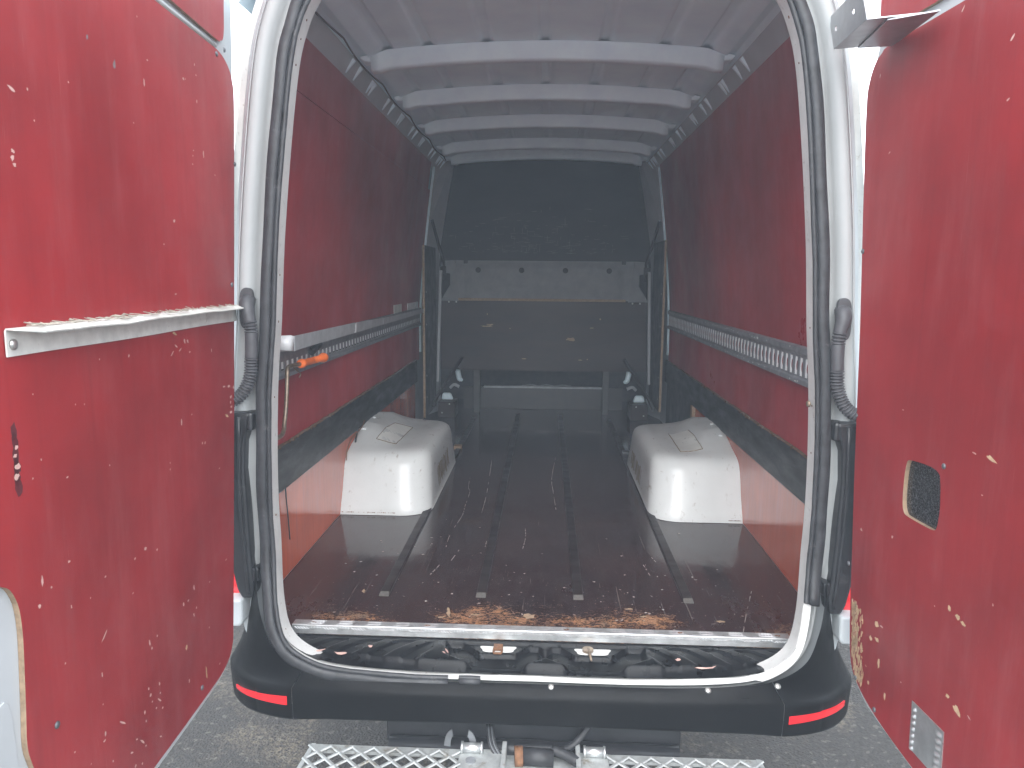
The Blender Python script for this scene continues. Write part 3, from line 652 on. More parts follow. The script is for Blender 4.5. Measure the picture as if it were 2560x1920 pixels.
for s, segs in ((-1, ((.852, .62),)), (1, ((.852, .80),))):
    mb = MB()
    for xa_, xb_ in segs:
        n = 30
        for q in range(n):
            if random.random() < .25: continue
            x = lerp(xa_, xb_, q/n); w = random.uniform(.003, .010)
            mb.add([(s*a, 1.0305-.0012, b_) for a, b_ in blob(x, .7115, w, random.uniform(.002, .0045), 0, 7, .4)], [tuple(range(7))])
    tag(mb.build('rust_line', 'rust', van, recalc=False), kind='stuff')
# loose cables hanging behind the left cover
MB().tube(cr([(-.845,1.30,1.03),(-.848,1.27,.99),(-.85,1.25,.95),(-.852,1.24,.915)], 4), .004, 6).build('hanging_cable', 'rubber', van)
MB().tube(cr([(-.845,1.42,1.04),(-.84,1.34,1.02),(-.852,1.22,1.0),(-.853,1.13,.965),(-.853,1.11,.92)], 4), .0025, 6).build('hanging_cable', 'rust', van)
MB().tube([(-.8475,.33,1.02),(-.849,.34,.97),(-.849,.35,.91),(-.849,.36,.83)], .0022, 6).build('hanging_cable', 'rubber', van)
# timber stud beside the right cover
MB().box((.842, 2.10, .70), (.868, 2.145, 1.017)).build('timber_stud', 'ply_edge', van)
MB().box((.862, 2.145, .70), (.88, 3.1, 1.03)).build('dark_lining', 'black_board', van)

# --- lashing rails
def rail(s):
    y0, y1 = Yw0+.05, 3.085
    xw = .8485
    root = MB()
    # formed top and bottom lips
    n = 40
    for prof in ([(.858,1.512),(.846,1.508),(.846,1.490),(.852,1.482)], [(.852,1.408),(.846,1.402),(.846,1.388),(.858,1.384)]):
        root.grid([[(s*x, y, z) for x, z in prof] for y in (y0, y1)], smooth=False)
    # slotted web
    pitch = .05; k = 0; zs = (1.482, 1.474, 1.414, 1.408) if s > 0 else (1.482, 1.442, 1.413, 1.408)
    y = y0
    while y < y1-pitch:
        a, b_ = y+.024, y+pitch
        for (ya, yb, za, zb) in ((y, a, zs[0], zs[3]), (a, b_, zs[0], zs[1]), (a, b_, zs[2], zs[3])):
            root.add([(s*.852, ya, za), (s*.852, yb, za), (s*.852, yb, zb), (s*.852, ya, zb)], [(0, 1, 2, 3)])
        # thickness of the slot edge
        for ye in (a, b_):
            root.add([(s*.852, ye, zs[1]), (s*.852, ye, zs[2]), (s*.8544, ye, zs[2]), (s*.8544, ye, zs[1])], [(0, 1, 2, 3)])
        y += pitch
    o = root.build('lashing_rail', 'galv', van)
    mb = MB(); mb.add([(s*.8545, y0, 1.40), (s*.8545, y1, 1.40), (s*.8545, y1, 1.484), (s*.8545, y0, 1.484)], [(0, 1, 2, 3)])
    mb.build('rail_backing', 'rail_white', o)
    mb = MB(); y = y0
    while y < y1-pitch:
        c = (y+.024 if s > 0 else y+.03, 1.444 if s > 0 else 1.4135)
        pts = [(c[0]+.015*math.cos(t), c[1]+.019*math.sin(t)) for t in np.linspace(-math.pi/2, math.pi/2, 8)]
        if s < 0: pts = [(y+.024, 1.413), (y+.05, 1.413), (y+.05, 1.417), (y+.024, 1.419)]
        mb.add([(s*.8538, a, b_) for a, b_ in pts], [tuple(range(len(pts)))]); y += pitch
    tag(mb.build('slot_tabs', 'wall_board' if s > 0 else 'void', o, recalc=False), kind='stuff')
    return o
rl, rr_ = rail(-1), rail(1)
MB().disc((.7215, -.055, 1.398), (-1, -.3, 0), .009, .006, dome=1).build('rail_bolt', 'rod_steel', rr_)
mb = MB()
for _ in range(60): # rivets / water drops along the rail
    y = random.uniform(.3, 3.0); mb.disc((.8455, y, random.choice((1.500, 1.396))+random.uniform(-.004, .004)), (-1, 0, 0), random.uniform(.0012, .0028), .002, 6, dome=1)
tag(mb.build('water_drops', 'film', rr_), kind='stuff')
# battered shelf angle lying above the left rail
mb = MB(); yy = [.30, .31, .6, 1.10, 1.118, 1.125, 1.66, 1.664, 1.67, 2.1, 2.66, 3.0]
zt = [1.531, 1.532, 1.530, 1.528, 1.520, 1.527, 1.518, 1.511, 1.516, 1.514, 1.511, 1.508]
xl = [.79, .797, .800, .80, .806, .80, .80, .805, .80, .801, .802, .804]
mb.grid([[(-x, y, z) for x, y, z in zip(xl, yy, zt)], [(-x-.002, y, 1.485) for x, y in zip(xl, yy)], [(-.846, y, 1.482) for y in yy]], smooth=False)
ang = mb.build('shelf_angle', 'angle_alu', van); md = ang.modifiers.new('thickness', 'SOLIDIFY'); md.thickness = .002
mb = MB(); mb.grid([[(-.86,.285,1.528),(-.83,.288,1.534),(-.80,.292,1.536),(-.792,.302,1.532)],[(-.86,.28,1.505),(-.83,.278,1.515),(-.806,.286,1.508),(-.795,.302,1.51)],[(-.86,.282,1.484),(-.83,.283,1.488),(-.80,.284,1.487),(-.797,.300,1.486)]])
e = mb.build('folded_end', 'film', ang); md = e.modifiers.new('thickness', 'SOLIDIFY'); md.thickness = .002
mb = MB(); mb.box((-.857, 2.2, 1.512), (-.853, 2.42, 1.56)); mb.build('shelf_tab', 'old_alu', ang)
mb = MB(); mb.box((-.857, 2.62, 1.512), (-.853, 3.0, 1.555)); mb.build('shelf_tab', 'film', ang)

# --- roof: skin with lengthwise grooves, five bows, cant rails
GRV = (-.597, -.443, -.221, -.002, .219, .442, .597)
def skin0(x): return 2.602-.035*(x/.65)**2-.02*sstep(abs(x), .6, .67)
def skin(x): return skin0(x)+.010*max(sum(sstep(.026-abs(x-g_), 0, .012) for g_ in GRV), 0)
xs = sorted(set(list(np.linspace(-.67, .67, 40)) + [g_+d for g_ in GRV for d in (-.026, -.02, -.014, -.007, 0, .007, .014, .02, .026)]))
roof = MB().grid([[(x, y, skin(x)) for x in xs] for y in np.linspace(-.02, 3.62, 30)]).build('roof_skin', 'roof_paint', van)
RIB = (.885, 1.52, 2.16, 2.85, 3.28)
def rib_mesh():
    mb = MB(); xs = np.linspace(-.662, .662, 43)
    rows = []
    for x in xs:
        e = sstep(abs(x), .625, .662); dz = .056*(1-.25*e); z0 = skin0(x)-.001
        rows.append([(x, 0-.006, z0), (x, 0-.004, z0-.006), (x, .006, z0-dz), (x, .014, z0-dz-.006), (x, .055, z0-dz-.006), (x, .064, z0-dz), (x, .070, z0-.006), (x, .085, z0-.004)])
    mb.grid(rows)
    for r in (rows[0], rows[-1]): mb.add(r, [tuple(range(len(r)))])
    return mb
rb = None
for k, y in enumerate(RIB):
    if rb is None: rb = rib_mesh().build('roof_bow', 'rib_paint', roof); rb.location = (0, y, 0); first = rb
    else: rb = copy_at(first, (0, y, 0), roof)
    if k in (0, 1, 2):  # spot welds along the lower flange
        mb = MB()
        for q in range(11):
            x = lerp(-.5, .5, q/10)+random.uniform(-.02, .02); mb.disc((x, y+.034, skin0(x)-.0635), (0, 0, -1), .010, .0015, 10)
        tag(mb.build('weld_spots', 'roof_paint', rb if k == 0 else rb), kind='stuff')
        o = bpy.data.objects[-1] if False else None
for s in (-1, 1):
    # cant rail: a pressed strip with openings between the bows
    mb = MB(); ys = [-.02]; holes = []
    for k, y in enumerate((.10,)+RIB):
        nxt = (RIB+(3.6,))[k]
        L_ = nxt-y
        holes.append((y+.10, y+.27)); holes.append((y+.36, nxt-.06))
    cuts = sorted(set([-.02, 3.45] + [v for h in holes for v in h if v < 3.4]))
    P = [(.800, 2.43), (.775, 2.480), (.722, 2.538), (.700, 2.552), (.655, 2.566)]
    for a, b_ in zip(cuts[:-1], cuts[1:]):
        hole = any(abs(a-h[0]) < 1e-6 and abs(b_-h[1]) < 1e-6 for h in holes)
        for q in range(4):
            if hole and q == 1: continue
            mb.add([(s*P[q][0], a, P[q][1]), (s*P[q][0], b_, P[q][1]), (s*P[q+1][0], b_, P[q+1][1]), (s*P[q+1][0], a, P[q+1][1])], [(0, 1, 2, 3)])
        if hole:
            c = [(s*P[1][0], a, P[1][1]), (s*P[1][0], b_, P[1][1]), (s*P[2][0], b_, P[2][1]), (s*P[2][0], a, P[2][1])]
            d = [(p[0]+s*.022, p[1], p[2]+.014) for p in c]
            mb.add(c+d, [(0, 1, 5, 4), (1, 2, 6, 5), (2, 3, 7, 6), (3, 0, 4, 7)]); mb.add(d, [(0, 1, 2, 3)], 1)
    cr_ = mb.build('cant_rail', ['roof_paint', 'recess_shade'], roof)
    for y in RIB:
        mb = MB(); q = lambda x, z: [(s*x, y-.012, z), (s*x, y+.075, z)]
        mb.hexa([(s*.625, y-.002, 2.568), (s*.625, y+.065, 2.568), (s*.705, y+.075, 2.545), (s*.705, y-.012, 2.545)],
                [(s*.632, y+.006, 2.528), (s*.632, y+.055, 2.528), (s*.694, y+.066, 2.530), (s*.694, y-.004, 2.530)])
        mb.build('bow_gusset', 'rib_paint', cr_, bevel=.006)
        for dy in (-.03, .08, .285, .325):
            mb = MB(); mb.hexa([(s*.722, y+dy, 2.536), (s*.722, y+dy+.018, 2.536), (s*.778, y+dy+.018, 2.476), (s*.778, y+dy, 2.476)],
                               [(s*.714, y+dy+.003, 2.526), (s*.714, y+dy+.015, 2.526), (s*.770, y+dy+.015, 2.466), (s*.770, y+dy+.003, 2.466)])
            mb.build('stiffener', 'rib_paint', cr_)
    if s < 0:   # loose black wire clipped along the cant rail
        pts = [(-.700-.012*abs(math.sin(y*4.9)), y, 2.5435-.008*abs(math.sin(y*4.9))-.002) for y in np.linspace(.05, 3.35, 90)]
        MB().tube(pts, .0032, 6).build('roof_wire', 'hose_rubber', roof)
    # sealant line
    MB().tube([(s*.658+.002*math.sin(y*9), y, 2.5645) for y in np.linspace(.0, 3.4, 40)], .0022, 5).build('sealant_bead', 'grey_metal', cr_)

# --- front end of the load space
MB().box((-.865, 4.15, .5), (.865, 4.17, 2.7)).build('shade_backing', 'void', van)  # near-black sheet, its colour stands for the shade beyond the board gap
bh = MB().prism([(-.785,1.80),(.785,1.80),(.79,1.9),(.66,2.62),(-.66,2.62),(-.79,1.9)], lambda u, w, off: (u, 3.56-off, w), .01).build('bulkhead_panel', 'bulk_board', van)
mb = MB()
for _ in range(170):
    x, z = random.gauss(-.02, .32), 1.90+abs(random.gauss(0, .13))
    if abs(x) > .7 or z > 2.5: continue
    w, h = (random.uniform(.01, .07), .0022) if random.random() < .7 else (.0022, random.uniform(.01, .05))
    mb.add([(a, 3.5594, b_) for a, b_ in blob(x, z, w, h, random.uniform(-.1, .1), 8, .4)], [tuple(range(8))])
tag(mb.build('panel_scratches', 'panel_scratch', bh, recalc=False), kind='stuff')
for s in (-1, 1): # grey pillars either side of the bulkhead
    mb = MB()
    mb.grid([[(s*.885, 3.0, z) for z in (.70, 1.5, 2.0, 2.5)], [(s*.865, 3.35, z) for z in (.70, 1.5, 2.0, 2.5)], [(s*x, 3.565, z) for x, z in ((.80, .70), (.80, 1.5), (.775, 1.95), (.665, 2.62))]], smooth=False)
    mb.add([(s*.755, 3.0, 2.49), (s*.72, 3.3, 2.55), (s*.66, 3.565, 2.62), (s*.8, 3.565, 2.62), (s*.885, 3.0, 2.5)], [(0, 1, 2, 3, 4)])
    mb.build('pillar_panel', 'grey_metal', van)
    # pillar moulding (light vertical strips) and sill of the side door
    mb = MB(); mb.hexa([(s*.79, 3.40, .95), (s*.77, 3.40, .95), (s*.77, 3.43, .95), (s*.79, 3.43, .95)], [(s*.765, 3.40, 1.77), (s*.745, 3.40, 1.77), (s*.745, 3.43, 1.77), (s*.765, 3.43, 1.77)])
    mb.build('pillar_moulding', 'grey_metal', van, bevel=.004)
    MB().tube([(s*(wallX(z)-.004), 3.12, z) for z in np.linspace(1.2, 2.46, 12)], .009, 6).build('edge_trim', 'roof_paint', van)
    # board across the side doorway, raw plywood edge towards the tail
    y0 = 2.93 if s < 0 else 3.0
    z0, z1 = (.765, 1.93) if s < 0 else (.82, 1.975)
    mb = MB(); mb.box((s*.795, y0, z0), (s*.811, y0+.5, z1)); mb.mi = [1 if f == 2 else 0 for f in range(6)]
    bd = mb.build('side_board', ['black_board', 'ply_edge'], van)
    for zz in (.9, 1.05, 1.4, 1.62): MB().disc((s*.795, y0+.06, zz), (-s, 0, 0), .006, .003, 8, dome=1).build('screw', 'bolt_steel', bd)
    # seat-belt webbing: shoulder run and lower run
    def strap(p, w=.022):
        mb = MB(); mb.grid([[(a, b_, c+w) for a, b_, c in p], [(a, b_, c-w) for a, b_, c in p]]); o = mb.build('belt_webbing', 'belt', van)
        md = o.modifiers.new('thickness', 'SOLIDIFY'); md.thickness = .0015
    MB().tube([(s*.80, 3.30, 2.12), (s*.765, 3.38, 1.95), (s*.735, 3.44, 1.83), (s*.738, 3.44, 1.70)], .012, 6).build('belt_webbing', 'belt', van)
    MB().box((s*.72, 3.425, 1.74), (s*.757, 3.455, 1.80)).build('belt_guide', 'belt', van, bevel=.005)
    MB().tube([(s*.60, 3.45, 1.13), (s*.70, 3.38, .97), (s*.765, 3.28, .86), (s*.79, 3.2, .80)], .012, 6).build('belt_webbing', 'belt', van)
    # moulded foot-well corner and box at the floor
    MB().box((s*.64, 3.30, .701), (s*.765, 3.5, .815)).build('floor_box', 'dark_brown', van, bevel=.003)
    for dx, zz in ((.04, .80), (.095, .735)): MB().disc((s*(.64+dx), 3.30, zz), (0, -1, 0), .006, .003, 8, dome=1).build('box_screw', 'bolt_steel', van)
    mb = MB(); mb.hexa([(s*.665, 3.40, .815), (s*.755, 3.40, .815), (s*.755, 3.44, .815), (s*.665, 3.44, .815)], [(s*.685, 3.40, .865), (s*.745, 3.40, .865), (s*.745, 3.44, .865), (s*.685, 3.44, .865)])
    mb.build('hinge_cover', 'roof_paint', van, bevel=.012)
    MB().tube(cr([(s*.665, 3.60, 1.10), (s*.655, 3.60, 1.02), (s*.64, 3.58, .955), (s*.62, 3.55, .945)], 5), [.012]*3+[.02]*10+[.014]*3, 8).build('seat_bracket', 'roof_paint', van)
    MB().tube(cr([(s*.70, 3.52, .89), (s*.67, 3.5, .915), (s*.63, 3.5, .90)], 5), .012, 8).build('seat_bracket', 'grey_metal', van)
# upholstered back of the seat row
mb = MB()
xs = np.linspace(-.70, .70, 57); rows = []
for k in range(15):
    v = k/14; z = lerp(1.845, 1.555, v); row = []
    for x in xs:
        y = 3.545-.03*sstep(v, .05, .22)
        gro = max(sstep(.030-abs(abs(x)-.585), 0, .014), 0)
        y += .018*gro
        a = 1.60+.028*(1-min(1, abs(x)/.40)**6)
        if abs(x) < .46: y += .010*sstep(a-z, -.004, .006)
        if abs(x) > .66: y += .0
        row.append((x, y, z))
    rows.append(row)
mb.grid(rows)
padb = mb.build('seat_back', 'grey_felt', van)
for x in (-.49, -.168, .155, .477):
    o = MB().tube([(x, 3.518, 1.775), (x, 3.508, 1.775), (x, 3.504, 1.775)], [.020, .020, .016], 16)
    o.tube([(x, 3.505, 1.775), (x, 3.499, 1.775)], .007, 10); o.build('fastener', 'belt', padb)
for s in (-1, 1):
    MB().prism([(s*.66,1.845),(s*.755,1.84),(s*.77,1.76),(s*.70,1.745),(s*.69,1.68),(s*.74,1.60),(s*.77,1.545),(s*.62,1.545)], lambda u, w, off: (u, 3.512-off, w), .02).build('back_wing', 'grey_felt', padb, bevel=.006)
# dark plywood board below, standing on two legs
mb = MB(); mb.box((-.635, 3.50, 1.03), (.60, 3.518, 1.567)); mb.mi = [1 if f == 1 else 0 for f in range(6)]
board = mb.build('back_board', ['dark_brown', 'ply_edge'], van)
MB().box((-.636, 3.494, 1.549), (.601, 3.4985, 1.5665)).build('edge_strip', 'ply_edge', board)
mb = MB(); mb.box((-.775, 3.522, 1.03), (.775, 3.535, 1.55)); mb.build('back_sheet', 'dark_brown', board)
for s in (-1, 1):
    for dx in (.655, .71): MB().disc((s*dx, 3.522, 1.538), (0, -1, 0), .007, .003, 8, dome=1).build('board_screw', 'bolt_steel', board)
mb = MB()
for cx, cz, w, h in ((.20,1.27,.075,.026),(.36,1.355,.03,.006),(-.42,1.36,.09,.012),(-.40,1.372,.05,.010),(.28,1.115,.03,.006),(-.14,1.12,.03,.008),(-.25,1.345,.01,.006),(-.42,1.45,.01,.01),(.33,1.12,.01,.008),(.42,1.42,.01,.016)):
    q = blob(cx, cz, w, h, 0, 12, .45); mb.add([(a, 3.4993, b_) for a, b_ in q], [tuple(range(12))])
tag(mb.build('board_chips', 'ply_edge', board, recalc=False), kind='stuff')
for x in (-.50, .475):
    mb = MB(); mb.hexa([(x-.022, 3.52, .70), (x+.022, 3.52, .70), (x+.022, 3.56, .70), (x-.022, 3.56, .70)], [(x-.026, 3.52, 1.03), (x+.026, 3.52, 1.03), (x+.026, 3.56, 1.03), (x-.026, 3.56, 1.03)])
    mb.build('board_leg', 'leg_metal', board, bevel=.003)
MB().box((-.62, 3.70, .701), (.62, 3.72, .872)).build('seat_riser', 'riser_grey', van)
MB().box((-.46, 3.685, .868), (.47, 3.72, .884)).build('riser_rail', 'dark_steel', van, bevel=.002)
MB().tube([(0.0+x*.1, 3.69, .893+.004*math.sin(x*5)) for x in np.linspace(-1.6, 2.2, 20)], .004, 6).build('crumpled_foil', 'dark_steel', van)
for x, y in ((-.50, 2.28), (.50, 2.22)): # small wooden blocks on the floor
    MB().box((x-.022, y, .7003), (x+.022, y+.05, .722)).build('wood_block', 'ply_edge' if x < 0 else 'dark_steel', floor)

# --- rear doors
def frame(side):
    if side < 0: o = Vector((-.823, -.10, 0)); a = rad(2.9); d = Vector((math.sin(a), -math.cos(a), 0)); n = Vector((math.cos(a), math.sin(a), 0))
    else: o = Vector((.83, -.10, 0)); a = rad(4.3); d = Vector((math.sin(a), -math.cos(a), 0)); n = Vector((-math.cos(a), -math.sin(a), 0))
    return (lambda u, w, off: tuple(o+d*u+n*off+Vector((0, 0, w)))), o, d, n
def chips(lst, fr, parent, off=.0005):
    out = [MB(), MB(), MB()]
    for u, z, w, h, a, c in lst:
        q = blob(u, z, max(w, .0035), max(h, .0035), a, 10, .34); big = w*h > .00012
        k = 2 if c == 2 else (0 if big or c == 1 else 1)
        out[k].add([fr(x, y, off) for x, y in q], [tuple(range(10))])
    for o, mat in zip(out, ('raw_wood', 'chip_pink', 'chip_grey')):
        if o.v: tag(o.build('lining_chips', mat, parent, recalc=False), kind='stuff')
def screw(fr, u, z, parent, mat='dark_steel'):
    _, = (0,)
    a = Vector(fr(u, z, 0)); b_ = Vector(fr(u, z, .004)); MB().disc(a, b_-a, .0065, .004, 10, dome=1).build('lining_screw', mat, parent)
# left door
fr, o_, d_, n_ = frame(-1)
mainL = cr([(.40,2.289),(.10,2.288),(0,2.286),(-.055,2.268),(-.085,2.235),(-.092,2.18),(-.067,1.964),(-.002,1.433),(.057,.973),(.084,.775),(.096,.735),(.120,.712),(.165,.698),(.25,.694),(.40,.694)], 4)
mainL = mainL + [(.918,.70),(.905,.88)] + cr([(.908,.92),(.92,.962),(.929,1.0),(.925,1.056),(.918,1.15),(.917,1.195),(.922,1.231),(.937,1.26),(.958,1.274)], 3) + [(1.01,1.282),(1.01,2.292)]
shellL = cr([(.5,2.80),(.0,2.78),(-.12,2.70),(-.13,2.55),(-.124,2.45),(-.112,2.27),(-.083,1.964),(-.016,1.433),(.043,.973),(.070,.765),(.085,.715),(.118,.690),(.17,.676),(.25,.672),(.5,.672)], 4) + [(1.03,.672),(1.03,2.80)]
mb = MB(); mb.prism(shellL, lambda u, w, off: fr(u, w, off-.0095), .05)
doorL = mb.build('rear_door', 'white_paint', van, bevel=.006); doorL['label'] = 'left rear door with battered aluminium ledge across its red lining'
MB().prism(mainL, fr, .009, side=1).build('lining', ['door_board', 'ply_edge'], doorL)
upL = cr([(.5,2.322),(.05,2.312),(-.012,2.316),(-.036,2.335),(-.046,2.40),(-.06,2.58),(-.03,2.66),(.2,2.70)], 4) + [(1.0,2.71),(1.0,2.326)]
MB().prism(upL, fr, .009, side=1).build('lining', ['door_board', 'ply_edge'], doorL)
# pressed ridge between the two linings, pressings near the lock edge
MB().tube([fr(u, 2.301, -.010) for u in (1.0, .5, .1, 0.0)], .006, 8).build('door_ridge', 'white_paint', doorL)
mb = MB(); mb.prism(cr([(.945,.80),(.985,.80),(1.0,.83),(1.0,1.06),(.975,1.09),(.945,1.06)], 4, True), lambda u, w, off: fr(u, w, off-.0075), .0035); mb.build('lock_pressing', 'white_paint', doorL, bevel=.002)
chips(LCH, fr, doorL)
mb = MB()
for u, z in ((.897,1.475),(.899,1.455),(.896,1.438),(.899,1.42),(.897,1.405),(.897,1.492)): mb.add([fr(a, b_, .0003) for a, b_ in blob(u, z, .015, .026, 0, 10, .3)], [tuple(range(10))])
tag(mb.build('water_stain', 'stain', doorL, recalc=False), kind='stuff')
for u, z in ((.855,.99),(-.035,2.30),(.02,2.275),(-.075,2.02),(-.015,1.70),(.30,.73)): screw(fr, u, z, doorL)
# aluminium angle ledge: top flange frayed with wood splinters
u0, u1 = -.03, .902
us = np.linspace(u0, u1, 40); wv = np.convolve(rng.normal(0, 1, 48), np.ones(5)/5, 'same')[4:44]*.0011
mb = MB(); bot = [1.603+.001*math.sin(u*9) for u in us]; lipx = [lerp(.036, .040, (u-u0)/(u1-u0)) for u in us]
mb.grid([[fr(u, b_, .002) for u, b_ in zip(us, bot)], [fr(u, 1.642, .002) for u in us], [fr(u, 1.646, .004) for u in us],
         [fr(u-.03*(u < .05), 1.645+w_, l_*.55) for u, w_, l_ in zip(us, wv, lipx)], [fr(u-.085*max(0, 1-(u-u0)/.12)-.04*max(0, (u-.86)/.042), 1.6395+w_*1.5, l_) for u, w_, l_ in zip(us, wv, lipx)]], smooth=False)
ledge = mb.build('door_ledge', 'old_alu', doorL); md = ledge.modifiers.new('thickness', 'SOLIDIFY'); md.thickness = .0025
mb = MB()
for _ in range(120):
    u = random.uniform(.0, .87); off = random.uniform(.008, .036); l = random.uniform(.01, .05); z = 1.6475+np.interp(u, us, wv)
    c = Vector(fr(u, z, off)); e = Vector(fr(u+l, z+random.uniform(-.001, .006), off+random.uniform(-.01, .01)))
    mb.tube([c, e], random.uniform(.0005, .0012), 4, caps=False)
tag(mb.build('wood_splinters', 'bleached_wood', ledge), kind='stuff')
a = Vector(fr(.889, 1.622, .0045)); b_ = Vector(fr(.889, 1.622, .012)); MB().disc(a, b_-a, .0085, .006, 12, dome=1).build('ledge_rivet', 'bolt_steel', ledge)
# right door
fr2, o2, d2, n2 = frame(1)
mainR = [(.85,2.292)] + cr([(.35,2.290),(.04,2.288),(-.01,2.278),(-.041,2.259),(-.062,2.221),(-.068,2.166),(-.052,1.968),(-.017,1.614),(.010,1.253),(.028,1.05),(.046,.85),(.060,.755),(.080,.712),(.115,.686),(.181,.664),(.27,.648),(.38,.636)], 4) + [(.85,.63)]
win = cr([(.262,1.322),(.247,1.310),(.242,1.265),(.244,1.218),(.252,1.198),(.268,1.192),(.33,1.192),(.368,1.194),(.380,1.206),(.384,1.25),(.377,1.305),(.366,1.322),(.33,1.327)], 4, True)
shellR = [(1.0,2.80),(.2,2.79)] + cr([(.0,2.76),(-.09,2.68),(-.10,2.55),(-.045,2.44),(-.035,2.36),(-.045,2.30),(-.075,2.22),(-.083,2.166),(-.067,1.968),(-.031,1.614),(-.003,1.253),(.015,1.05),(.034,.85),(.048,.745),(.068,.695),(.11,.664),(.18,.644),(.38,.62)], 4) + [(1.0,.615)]
mb = MB(); mb.prism(shellR, lambda u, w, off: fr2(u, w, off-.0105), .05)
doorR = mb.build('rear_door', 'white_paint', van, bevel=.006); doorR['label'] = 'right rear door with small window, louvred vent and bent bracket'
MB().prism(mainR, fr2, .010, holes=[win], side=1, hole_side=1).build('lining', ['door_board', 'ply_edge'], doorR)
MB().prism([(.85,2.326),(.2,2.322),(.0,2.326),(-.030,2.345),(-.034,2.41),(-.07,2.56),(.0,2.66),(.85,2.70)], fr2, .010, side=1).build('lining', ['door_board', 'ply_edge'], doorR)
mb = MB(); mb.add([fr2(.235, 1.185, -.0101), fr2(.392, 1.185, -.0101), fr2(.392, 1.333, -.0101), fr2(.235, 1.333, -.0101)], [(0, 1, 2, 3)]); mb.build('window_pane', 'dark_pane', doorR)
chips(RCH, fr2, doorR)
mb = MB()
for _ in range(190):   # long worn patch along the hinge edge
    z = random.uniform(.70, .885); e0 = np.interp(z, [.686,.712,.755,.85,.9], [.115,.08,.06,.046,.042])
    t = abs(random.gauss(0, .5)); u = e0+.012+t*.048
    if u > e0+.10: continue
    h = random.uniform(.006, .028)*(1.3-t*.5)
    mb.add([fr2(a, b_, .0005) for a, b_ in blob(u, z, random.uniform(.0035, .0085), h, random.uniform(-.12, .12), 9, .35)], [tuple(range(9))])
tag(mb.build('worn_strokes', 'raw_wood', doorR, recalc=False), kind='stuff')
for u, z in ((-.03,1.80),(.02,.98),(.10,.70),(.20,.672),(.385,1.34)): screw(fr2, u, z, doorR)
# louvred vent plate
mb = MB(); mb.prism([(.356,.676),(.475,.676),(.470,.788),(.352,.788)], lambda u, w, off: fr2(u, w, off+.0022), .002)
vent = mb.build('louvre_vent', 'alu', doorR)
for k in range(7):
    zc = .775-k*.0155
    for (ua, ub) in ((.361, .372), (.445, .466)):
        mb = MB(); nn = 5
        mb.grid([[fr2(lerp(ua, ub, q/nn), zc+.005, .0024) for q in range(nn+1)], [fr2(lerp(ua, ub, q/nn), zc, .0024+.006*math.sin(math.pi*q/nn)) for q in range(nn+1)], [fr2(lerp(ua, ub, q/nn), zc-.004, .0024+.004*math.sin(math.pi*q/nn)) for q in range(nn+1)]])
        mb.build('louvre', 'alu', vent) if False else mb.build('louvre', 'alu', doorR)
# bent bracket: shelf plate with an upturned, drilled end
D, C_, E_, F_ = Vector((.711,-.092,2.29)), Vector((.701,-.307,2.29)), Vector((.836,-.134,2.29)), Vector((.823,-.345,2.29))
A_, B_ = D+Vector((.0,.045,.085)), C_+Vector((.0,.045,.085))
def quad_plate(P, th, holes=()):
    P = [Vector(p) for p in P]; ex = (P[1]-P[0]); ey = (P[3]-P[0]); n = ex.cross(ey).normalized()
    return lambda u, w, off: tuple(P[0]+ex*u+ey*w+n*off)
hole = lambda u, w, r: [(u+r*.5*math.cos(t), w+r*1.1*math.sin(t)) for t in np.linspace(0, 2*math.pi, 14)[:-1]]
mb = MB(); mb.prism([(0,0),(1,0),(1,1),(0,1)], quad_plate([D, C_, B_, A_], .003), .003, holes=[hole(.16, .5, .075), hole(.70, .5, .075)])
mb.prism([(0,0),(1,0),(1,1),(0,1)], quad_plate([D, C_, F_, E_], .003), .003)
br = mb.build('door_bracket', 'bracket_steel', doorR, bevel=.001)
mb = MB(); mb.prism([(.03,.40),(.97,.33),(1.1,1.0),(-.02,1.0)], quad_plate([D-Vector((0,0,.004)), C_-Vector((0,0,.004)), F_-Vector((0,0,.004)), E_-Vector((0,0,.004))], .003), .003)
mb.build('bracket_plate', 'bracket_steel', br)

